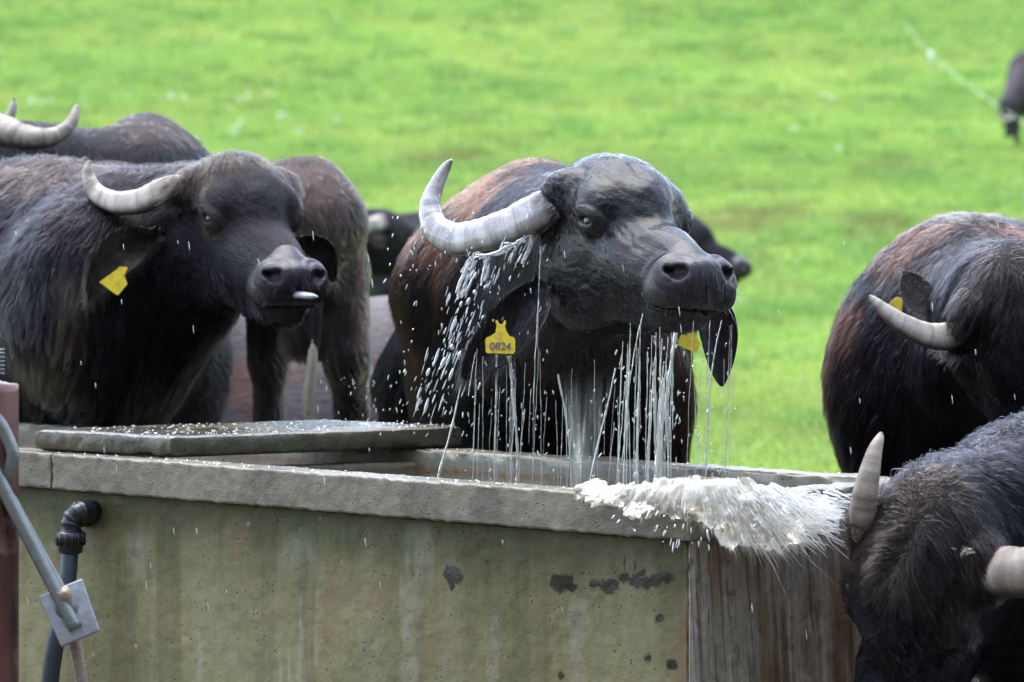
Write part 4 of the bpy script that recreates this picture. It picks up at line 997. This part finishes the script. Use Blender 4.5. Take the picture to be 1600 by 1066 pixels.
# spring coil at the frame edge
sp = empty('coil_spring', P(0, 565, 7.35).tolist(), 'small grey wire coil spring at the far left above the post', 'spring')
t = np.linspace(0, 1, 200); cc = P(-4, 556, 7.35); C = np.stack([cc[0] + .012 * np.cos(t * 2 * np.pi * 6) , cc[1] + .012 * np.sin(t * 2 * np.pi * 6), cc[2] + .012 - .045 * t], 1); V, Q = tube_mesh(C, .0018, 8, (0, 0, 1)); meshobj('coil', V, Q, M_METAL, sp)
tube('stem', [cc + [0, 0, -.03], P(-6, 610, 7.35)], .003, M_METAL, sp)
# pipe
pipe = empty('water_pipe', P(140, 802, 8.9).tolist(), 'black plastic elbow pipe entering the front wall of the trough', 'pipe')
s_ = s_at(142, .03); wp0 = TP(s_, .05, 0); Yw = float(wp0[1]); o2 = P(140, 802, Yw); nrm = np.array([-W2[0], -W2[1], 0])
tube('wall_fitting', [o2 + nrm * .0, o2 + nrm * .035], 21 / F * Yw, M_PLASTIC, pipe, 28, 6, ref=(0, 0, 1))
Ye = Yw - .06
el = [P(146, 800, Yw - .02), P(134, 799, Ye), P(121, 803, Ye - .01), P(113, 813, Ye - .01), P(111, 832, Ye - .01)]
C = catmull(el, 60); rr = (15.5 / F * Ye) * (1 + .12 * (np.sin(np.linspace(0, 1, 60) * 40) > .3)); V, Q = tube_mesh(C, rr, 28, (0, 1, .1)); meshobj('elbow', V, Q, M_PLASTIC, pipe)
C = np.stack([P(110.5, y, Ye - .01) for y in (828, 832, 832.5, 846, 846.5, 862, 866)]); V, Q = tube_mesh(C, np.array([17, 21, 22.5, 22.5, 20.5, 19, 14]) / F * Ye, 36, (0, 1, 0)); meshobj('compression_nut', V, Q, M_PLASTIC, pipe)
for q in range(14):
    a_ = q / 14 * 2 * np.pi; cx = P(110.5, 838, Ye - .01) + np.array([math.cos(a_), math.sin(a_), 0]) * 22 / F * Ye; tube('grip_rib', [cx + [0, 0, .008], cx - [0, 0, .02]], .0025, M_PLASTIC, pipe, 6, 3)
tube('hose', [P(109, 862, Ye - .01), P(106, 900, Ye - .02), P(97, 960, Ye - .03), P(86, 1010, Ye - .02), P(78, 1070, Ye), P(76, 1120, Ye)], 14 / F * Ye, M_HOSE, pipe, 24, 60)

# ================================================================== THE HERD
def spots_color(base, spots=(), rust=None, mud=None):
    """spots: (px,py,Y,radius,colour,strength); colours of coat patches fixed on the animal"""
    def f(p, n):
        c = np.tile(np.array(base, float), (len(p), 1)) * (1 + .35 * fbm(p, 6, 101, 3))[:, None]
        for (px, py, Y, r, col, st) in spots:
            d = np.linalg.norm((p - P(px, py, Y)) / np.array(r), axis=1) + .35 * fbm(p, 14, 111, 3) + .25 * vnoise(p * [1, 1, .25], 60, 5)
            k = (sst(1.1, .5, d) * st)[:, None]; c = c * (1 - k) + np.array(col) * k
        return np.clip(c, .001, .9)
    return f
RUST = (.125, .045, .022); MUDC = (.22, .18, .125); BRN = (.060, .042, .032)

# --- the drenched buffalo in the middle
lab = 'drenched black buffalo in the middle with head raised and water streaming off it'
AT = (.195, 8.69, 1.333)
A, hT, hR, hp = buffalo(lab, (AT, (.39, -.90, -.20), (.125, -.18, .975)), ((.06, 9.74, 0), (.10, -.99)), scale=1.06, wsc=.74, hs=1.05, fine=.0042, coarse=.0115,
    fur=160000, furlen=.05, wet=True, facelen=.017, polllen=.028, hairr=.00042, clump=.010, wob=.4,
    colors=spots_color((.004, .0036, .0045), [(760, 300, 9.9, (.22, .5, .16), RUST, .85), (700, 380, 9.9, (.16, .5, .2), RUST, .5), (620, 520, 9.9, (.07, .5, .4), (.07, .03, .018), .3), (1068, 600, 9.5, (.10, .3, .25), (.05, .03, .02), .8)]),
    extra=[E((-.03, 10.0, 1.14), (.26, .5, .22), .12), E(P(985, 560, 9.65), (.14, .25, .42), .06), Cn(P(1010, 620, 9.6), P(1000, 900, 9.6), .10, .07, .06)])
horn(A, [(905, 306, 8.62), (850, 330, 8.62), (810, 350, 8.66), (765, 367, 8.70), (718, 376, 8.76), (683, 360, 8.80), (672, 325, 8.83), (682, 290, 8.84), (697, 262, 8.83), (706, 250, 8.82)],
     np.array([27, 31, 30, 28, 27, 24, 19, 14, 9, 3]) / 712, M_HORNW, 32, 120, 1.0, 3, collar=900, ca=.03, cb=.095)
horn(A, [(1035, 320, 8.82), (1050, 345, 8.95), (1045, 360, 9.1), (1030, 350, 9.2)], np.array([26, 22, 14, 4]) / 712, M_HORNW, 24, 50, 1., 4)
eA = ear(A, P(852, 440, 8.62), P(808, 505, 8.56), P(722, 592, 8.58), .056, (-.12, -1, .35), M_WET, (.012, .010, .011), .95, thick=.005, fur=1500)
eL = ear(A, P(1085, 462, 8.78), P(1122, 505, 8.74), P(1128, 604, 8.70), .042, (-.35, -1, .1), M_WET, (.014, .011, .012), .5, thick=.005)
Yt = 8.50
def tag_poly(k, dx=0, dy=0, rot=0, c=(780, 530)):
    pl = [(774, 520), (776, 508), (774, 502), (777, 500), (780, 506), (785, 507), (788, 500), (791, 503), (789, 510), (792, 519), (797, 526), (803, 527), (805, 532), (805, 549), (802, 553), (762, 552), (759, 550), (758, 532), (760, 528), (767, 525)]
    cr, sr = math.cos(rot), math.sin(rot)
    return [(c[0] + dx + ((x - c[0]) * cr - (y - c[1]) * sr) * k, c[1] + dy + ((x - c[0]) * sr + (y - c[1]) * cr) * k) for x, y in pl]
extrude_px('ear_tag', tag_poly(1.0), Yt, .003, M_TAG, eA)
def text(s, loc, size, mat, parent, rot=0, name='lettering', yaw=0):
    c = bpy.data.curves.new(name, 'FONT'); c.body = s; c.size = size; c.extrude = .0004; c.align_x = 'CENTER'; c.align_y = 'CENTER'; c.materials.append(mat); c.offset = .0003
    o = bpy.data.objects.new(name, c); COL.objects.link(o); o.parent = parent; o.location = Vector(loc) - parent_loc(parent); o.rotation_euler = (math.radians(90), rot, yaw)
    bpy.context.view_layer.update(); me = bpy.data.meshes.new_from_object(o); r = bpy.data.objects.new(name, me); COL.objects.link(r); r.parent = parent; r.location = o.location; r.rotation_euler = o.rotation_euler
    bpy.data.objects.remove(o); r.name = name; return r
text('0824', P(782, 542, Yt - .0012), .0235, M_INK, eA, math.radians(2))
extrude_px('ear_tag', tag_poly(.72, 298, 0, math.radians(22)), 8.70, .003, M_TAG, eL)
# hair whorl on the wet poll and whiskers
def strands(parent, n, src, dfun, L, r, col, mat, name='hair_tuft'):
    s = np.linspace(0, 1, 6)[None, :, None]; p = src(n); d = dfun(p); l = rng.uniform(.5, 1.2, n) * L
    pts = p[:, None] + d[:, None] * l[:, None, None] * s + np.array([0, 0, -.5]) * l[:, None, None] * s ** 2 + rng.normal(0, .08, (n, 1, 3)) * l[:, None, None] * s ** 2
    f = curvesobj(name, pts, np.tile(np.linspace(1, .25, 6) * r, (n, 1)), mat, parent, np.tile(col, (n, 1)) * rng.uniform(.6, 1.4, (n, 1))); f['kind'] = 'stuff'
def hpm(T, R, s, l): return T + s * (l @ R.T)
strands(A, 70, lambda n: hpm(hT, hR, 1.05, rng.normal(0, 1, (n, 3)) * [.02, .018, .002] + [.02, .0, .118]), lambda p: rng.normal(0, .5, (len(p), 3)) + [0, -.2, .8], .022, .0005, (.03, .025, .02), M_FUR)
strands(A, 30, lambda n: hpm(hT, hR, 1.05, np.stack([rng.uniform(.40, .50, n), rng.choice([-1, 1], n) * rng.uniform(.06, .085, n), rng.uniform(-.07, -.0, n)], 1)), lambda p: ((p - hT) - hR[:, 0] * .40) / .12 * .6 + rng.normal(0, .2, (len(p), 3)), .035, .00035, (.55, .55, .58), M_FUR, 'whiskers')

# --- the dry buffalo at the left, tongue out
B, hT, hR, hp = buffalo('dry black buffalo at left with brown forelock, poking its pale tongue out', ((-.702, 9.842, 1.344), (.38, -.874, -.303), (.141, -.269, .953)), ((-1.22, 10.42, 0), (.62, -.78)), scale=1.07, wsc=.85, hs=1.035, fine=.0048, coarse=.0125,
    fur=150000, furlen=.066, facelen=.012, polllen=.056, frizz=.2, wob=.75, hairr=.00055, tuftcol=(.060, .047, .036), clump=.026,
    colors=spots_color((.012, .011, .013), [(115, 480, 9.9, (.05, .5, .12), (.15, .11, .085), .4), (70, 570, 9.9, (.12, .5, .12), (.09, .07, .05), .35), (60, 270, 10.2, (.25, .6, .06), (.035, .024, .019), .5)]),
    extra=[E((-1.05, 10.05, 1.10), (.26, .3, .30), .10)])
horn(B, [(300, 287, 9.74), (255, 300, 9.74), (222, 315, 9.78), (185, 318, 9.83), (155, 305, 9.88), (140, 282, 9.90), (138, 262, 9.90), (141, 251, 9.90)],
     np.array([17, 20.5, 20, 18, 15.5, 12, 8, 3]) / 632, M_HORN, 28, 100, .7, 11, collar=800, ca=.05, cb=.115, ccol=(.022, .018, .015))
horn(B, [(445, 300, 9.90), (458, 312, 10.0), (466, 325, 10.1), (472, 334, 10.2)], np.array([18, 14, 9, 3]) / 632, M_HORN, 24, 40, .8, 12)
eB = ear(B, P(250, 365, 9.80), P(185, 398, 9.72), P(138, 466, 9.72), .050, (-.25, -1, -.15), M_SKIN, (.032, .025, .021), .8, fur=2200)
eB2 = ear(B, P(462, 375, 9.98), P(500, 390, 9.96), P(522, 440, 9.98), .030, (.1, -1, -.35), M_SKIN, (.022, .016, .014), .5, fur=300)
extrude_px('ear_tag', [(155, 441), (184, 420), (186, 417), (198, 417), (199, 420), (194, 430), (199, 444), (185, 461), (182, 461)], 9.64, .003, M_TAG, eB)
t_ = np.linspace(0, 1, 14); C = catmull([P(440, 455, 9.50), P(462, 459, 9.41), P(482, 463, 9.375), P(497, 467, 9.37)], 24)
V, Q = tube_mesh(C, np.interp(np.linspace(0, 1, 24), [0, .3, .8, 1], [.019, .019, .013, .003]), 16, (0, 0, 1), 1.0, True); V[:, 2] = C[:, 2].mean() + (V[:, 2] - C[:, 2].mean()) * .5
meshobj('tongue', V, Q, M_TONGUE, B)

# --- head-down buffalo at the right
Hh, hT, hR, hp = buffalo('shaggy black buffalo at right behind the trough with lowered head and muddy back', ((1.125, 8.98, 1.155), (.26, -.18, -.95), (.16, -.97, .20)), ((1.18, 10.1, 0), (-.08, -.99)), scale=.915, wsc=.97, hs=1.06, neckr=.10, tuftcol=(.028, .022, .020), frizz=.16, fine=.0055, coarse=.012,
    fur=100000, furlen=.075, facelen=.016, polllen=.045, hairr=.0006, clump=.024,
    colors=spots_color((.012, .011, .013), [(1560, 400, 9.9, (.16, .5, .10), (.105, .046, .028), .85), (1420, 385, 9.9, (.14, .5, .12), (.07, .035, .025), .7), (1300, 480, 9.9, (.07, .5, .2), (.10, .045, .03), .7), (1545, 322, 10.2, (.20, .8, .035), (.17, .155, .12), .8), (1480, 335, 10.2, (.10, .8, .02), (.13, .11, .085), .7)]),
    extra=[E((1.12, 9.75, .90), (.34, .3, .44), .10)])
horn(Hh, [(1525, 526, 8.98), (1475, 528, 8.92), (1445, 524, 8.90), (1412, 508, 8.88), (1385, 488, 8.87), (1366, 470, 8.87), (1358, 462, 8.87)], np.array([23, 22, 20, 17, 12.5, 7, 2.5]) / 695, M_HORN, 28, 90, .5, 21, collar=700, ca=.05, cb=.13)
eH = ear(Hh, P(1478, 490, 9.2), P(1440, 465, 9.25), P(1412, 425, 9.3), .034, (-.2, -1, .1), M_SKIN, (.02, .016, .015), .5, fur=500)
extrude_px('ear_tag', [(1382, 488), (1392, 470), (1403, 464), (1410, 466), (1409, 492), (1398, 496)], 9.18, .003, M_TAG, eH)

# --- foreground buffalo rubbing its head on the trough end
I_, hT, hR, hp = buffalo('nearest shaggy buffalo at lower right rubbing its forehead beside the trough end', ((.845, 7.754, .735), (-.30, .03, -.953), (-.50, -.85, .13)), ((1.66, 8.30, -.17), (-.90, -.43)), scale=.98, hs=1.08, fine=.0045, coarse=.012,
    fur=140000, furlen=.075, facelen=.03, polllen=.062, hairr=.0005, part=True, frizz=.24, wob=.8, clump=.013, tuftcol=(.040, .032, .026),
    colors=spots_color((.017, .017, .021), [(1420, 850, 7.7, (.06, .1, .12), (.03, .025, .022), .3), (1500, 855, 7.7, (.012, .1, .008), (.3, .24, .14), .6)]), extra=[E(P(1650, 1000, 7.95), (.15, .2, .32), .08)])
horn(I_, [(1362, 872, 7.76), (1354, 835, 7.73), (1350, 800, 7.71), (1353, 770, 7.70), (1360, 735, 7.70), (1367, 705, 7.71), (1374, 686, 7.72), (1377, 676, 7.725)], np.array([20, 23, 23, 21, 17, 12.5, 8, 3]) / 803, M_HORNB, 30, 90, .35, 31, .95, collar=900, ca=.05, cb=.24, ccol=(.03, .025, .02))
horn(I_, [(1500, 905, 7.76), (1535, 902, 7.68), (1565, 896, 7.60), (1600, 895, 7.56), (1640, 880, 7.60), (1680, 830, 7.66), (1700, 770, 7.7)], np.array([30, 40, 41, 39, 34, 22, 4]) / 815, M_HORNB, 32, 120, .8, 33, collar=1000, ca=.05, cb=.16, ccol=(.025, .02, .017))
k = 26; s = np.linspace(0, 1, 5)[None, :, None]; p0 = np.stack([P(x, y, 7.575) for x, y in zip(rng.normal(1510, 7, k), rng.normal(860, 3.5, k))]); d = rng.normal(0, 1, (k, 3)) * [1, .3, .6]; d /= np.linalg.norm(d, axis=1, keepdims=True)
f = curvesobj('straw_bits', p0[:, None] + d[:, None] * (s - .5) * .012, np.full((k, 5), .0011), M_FUR, I_, np.tile((.45, .36, .2), (k, 1))); f['kind'] = 'stuff'

# --- background animals
Gd = 'buffalo standing further back'
C_, hT, hR, hp = buffalo('dark buffalo behind the left one, its back and curved horn tips showing above', ((-1.78, 11.75, 1.50), (-.25, -.95, -.15), (0, -.15, .98)), ((-1.16, 12.45, .0), (.12, -.98)), scale=1.17, belly=.2, wsc=.72, fine=.014, coarse=.02, fur=22000, furlen=.05, hairr=.0009, legs=True, colors=spots_color((.014, .012, .014), [(300, 200, 12.5, (.3, .6, .08), BRN, .7)]))
horn(C_, [(-60, 185, 11.2), (-10, 200, 11.15), (25, 212, 11.1), (60, 217, 11.08), (92, 210, 11.1), (112, 192, 11.12), (119, 172, 11.14), (120, 164, 11.15)], np.array([24, 24, 21, 17.5, 12.5, 9.5, 6, 2.5]) / 540, M_HORNB, 24, 80, 1.6, 41)
horn(C_, [(-15, 215, 12.0), (5, 200, 12.0), (16, 180, 12.0), (21, 165, 12.0), (22, 153, 12.0)], np.array([12, 11, 8, 6, 2]) / 520, M_HORN, 20, 50, 1., 42)
D_, _, _, _ = buffalo('brown backed buffalo seen from behind, standing between the left and middle ones', None, ((-1.69, 12.30, .02), (-.80, .60)), scale=1.08, wsc=.7, legs=False, belly=.25, coarse=.016, fur=34000, furlen=.035, hairr=.0009, colors=spots_color((.028, .021, .018), [(490, 290, 11.7, (.22, .8, .14), (.075, .048, .040), .85), (510, 400, 11.5, (.12, .6, .12), (.10, .095, .065), .5), (568, 480, 11.7, (.02, .6, .3), (.13, .08, .06), .5)]),
    extra=[E(P(480, 525, 11.6), (.08, .12, .07), .05), Cn(P(478, 530, 11.5), P(474, 552, 11.5), .02, .012, .02), E(P(488, 370, 11.6), (.13, .3, .22), .1), Cn(P(530, 430, 11.55), P(542, 560, 11.5), .09, .062, .06), Cn(P(542, 560, 11.5), P(548, 640, 11.6), .062, .05, .03), Cn(P(548, 640, 11.6), P(540, 1010, 11.5), .05, .045, .03), Cn(P(430, 440, 11.9), P(420, 560, 11.9), .10, .058, .06), Cn(P(420, 560, 11.9), P(418, 990, 11.9), .055, .042, .03), E(P(548, 1015, 11.48), (.055, .08, .05), .02), E(P(418, 1000, 11.88), (.055, .08, .05), .02)])
C = catmull([P(490, 400, 11.34), P(494, 470, 11.26), P(492, 530, 11.24), P(490, 562, 11.22)], 50); V, Q = tube_mesh(C, np.linspace(.022, .012, 50), 12, (0, 1, 0)); tl = meshobj('tail', V, Q, M_SKIN, D_, True, dict(col=np.tile((.008, .007, .007), (len(V), 1)), flow=V, wet=np.zeros(len(V))))
n_ = 1500; a0 = P(489, 556, 11.2) + rng.normal(0, 1, (n_, 3)) * [.004, .004, .012]; s = np.linspace(0, 1, 6)[None, :, None]
f = curvesobj('tail_switch', a0[:, None] + (np.array([-.012, 0, -.135]) + rng.normal(0, 1, (n_, 3)) * [.004, .004, .01])[:, None] * s, np.tile(np.linspace(1, .4, 6) * .0014, (n_, 1)), simple('tail_switch_hair', (.50, .45, .32), .7), D_, np.tile((.34, .30, .20), (n_, 1)) * rng.uniform(.6, 1.2, (n_, 1))); f['kind'] = 'stuff'
# lying animal behind
def lying(label, ctr, fwd, s, colr, seed=0):
    R = frame((*fwd, 0)); o = np.array(ctr, float)
    L = [E((0, 0, .42), (.85, .42, .40)), E((-.55, 0, .50), (.40, .36, .34), .1), E((.45, 0, .52), (.35, .30, .36), .1), E((.6, 0, .78), (.25, .12, .16), .1), Cn((.75, 0, .66), (1.15, .05, .62), .22, .13, .1), E((1.28, .06, .58), (.20, .11, .12), .05), E((1.47, .07, .48), (.10, .075, .07), .05),
         E((-.5, .38, .22), (.32, .10, .16), .06), E((-.5, -.38, .22), (.32, .10, .16), .06), Cn((.45, .30, .15), (.75, .36, .08), .10, .06, .05), Cn((.45, -.30, .15), (.75, -.36, .08), .10, .06, .05)]
    pr = xf(L, R, o, s); lo = np.min([(p.a if p.b is None else np.minimum(p.a, p.b)) - np.max(p.ra) for p in pr], 0) - .05; hi = np.max([(p.a if p.b is None else np.maximum(p.a, p.b)) + np.max(p.ra) for p in pr], 0) + .05
    ax, ay, az = [axis(lo[a], hi[a], .022) for a in range(3)]; D = grid_eval(lambda q: sdf(pr, q) + .012 * fbm(q, 5, seed, 2), ax, ay, az); V, Q = surface_nets(D, ax, ay, az)
    N, An = vnormals(V, Q)
    root = empty('water_buffalo', o.tolist(), label, 'buffalo', 'water buffalo in the pasture'); meshobj('body', V, Q, M_SKIN, root, True, dict(col=colr(V, N), flow=V, wet=np.zeros(len(V))))
    return root
lying('grey brown buffalo lying on the grass behind the others, mostly hidden', (-1.0, 13.9, .02), (-.99, .1), 1.16, spots_color((.115, .098, .098), [(380, 600, 13.4, (.18, .8, .12), (.16, .085, .065), .8)]))
def far_head(label, T, fwd, up, body, s=1.0, sc=1.0):
    r, hT, hR, hp = buffalo(label, (T, fwd, up), body, scale=sc, hs=s, fine=.012, coarse=.035, fur=0, colors=spots_color((.012, .011, .014)))
    return r, hT, hR, hp
Fh, hT, hR, hp = far_head('distant buffalo in profile, its head showing left of the drenched one', P(583, 362, 22.0), (.86, -.1, -.42), (.42, 0, .9), ((P(583, 0, 22)[0] - .95, 22.2, .0), (.98, -.2)), 1.0, .9)
horn(Fh, [(600, 347, 21.85), (585, 352, 21.8), (568, 357, 21.8), (552, 358, 21.85), (540, 350, 21.9)], np.array([12, 13, 12, 9, 4]) / 282, M_HORN, 18, 40, .5, 51)
eF = ear(Fh, P(598, 368, 21.8), P(592, 372, 21.75), P(600, 388, 21.75), .045, (.1, -1, .1), M_SKIN, (.05, .035, .035), .4)
Gh, hT, hR, hp = far_head('distant buffalo in profile, its nose showing right of the drenched muzzle', P(1044, 366, 22.0), (.90, -.28, -.36), (.36, 0, .93), ((P(1036, 0, 22)[0] - .50, 22.4, .0), (.95, -.3)), 1.0, .9)
horn(Gh, [(1028, 352, 21.85), (1012, 356, 21.8), (996, 360, 21.8), (980, 356, 21.85), (970, 346, 21.9)], np.array([12, 13, 12, 9, 4]) / 282, M_HORN, 18, 40, .5, 52)
eG = ear(Gh, P(1038, 381, 21.8), P(1026, 391, 21.75), P(1018, 406, 21.75), .045, (.1, -1, .1), M_SKIN, (.05, .035, .035), .4)
zb = float(gz(7.6, 60))
Jh, hT, hR, hp = buffalo('small far buffalo grazing on the slope at the right edge', (np.array([7.33, 58.6, zb + .62]), (.05, -.25, -.97), (0, -.97, .25)), ((7.76, 59.6, zb), (-.28, -.96)), scale=1.05, fine=.025, coarse=.045, fur=0, colors=spots_color((.035, .028, .030)))
horn(Jh, [(1580, 184, 58.2), (1571, 188, 58.1), (1565, 183, 58.1), (1562, 175, 58.1)], np.array([4.0, 3.5, 2.5, 1]) / 106, M_HORN, 14, 24, .3, 61)

# ================================================================== ELECTRIC FENCE UP THE SLOPE
M_TAPE = simple('white_fence_tape', (.70, .78, .66), .6)
fence = empty('electric_fence', P(1455, 130, 75).tolist(), 'thin white electric fence line running up the slope at top right', 'fence')
def fp(px, py, Y): return P(px, py, Y)
line = [fp(1720, 262, 48), fp(1600, 192, 55), fp(1530, 146, 64), fp(1455, 88, 75), fp(1420, 45, 88), fp(1390, 0, 105), fp(1360, -60, 130)]
C = np.array(line); V, Q = tube_mesh(np.concatenate([np.linspace(C[k], C[k + 1], 12, endpoint=False) for k in range(len(C) - 1)]), .0035, 6, (0, 1, .2)); meshobj('tape', V, Q, M_TAPE, fence)
for (px, py, Y) in [(1455, 82, 75), (1380, -25, 115)]:
    p = P(px, py, Y); zg = float(gz(p[0], Y)); V, Q = tube_mesh(np.array([p, p * [1, 1, 0] + [0, 0, zg - .05]]), .008, 8, (0, 1, .2)); o = meshobj('post', V, Q, simple('post_plastic', (.30, .50, .30), .6), fence)
    V, Q = tube_mesh(np.array([p + [0, 0, .03], p + [0, 0, -.06], p + [0, 0, -.28]]), np.array([.04, .045, .02]), 10, (0, 1, .2)); meshobj('insulator', V, Q, M_TAPE, o)
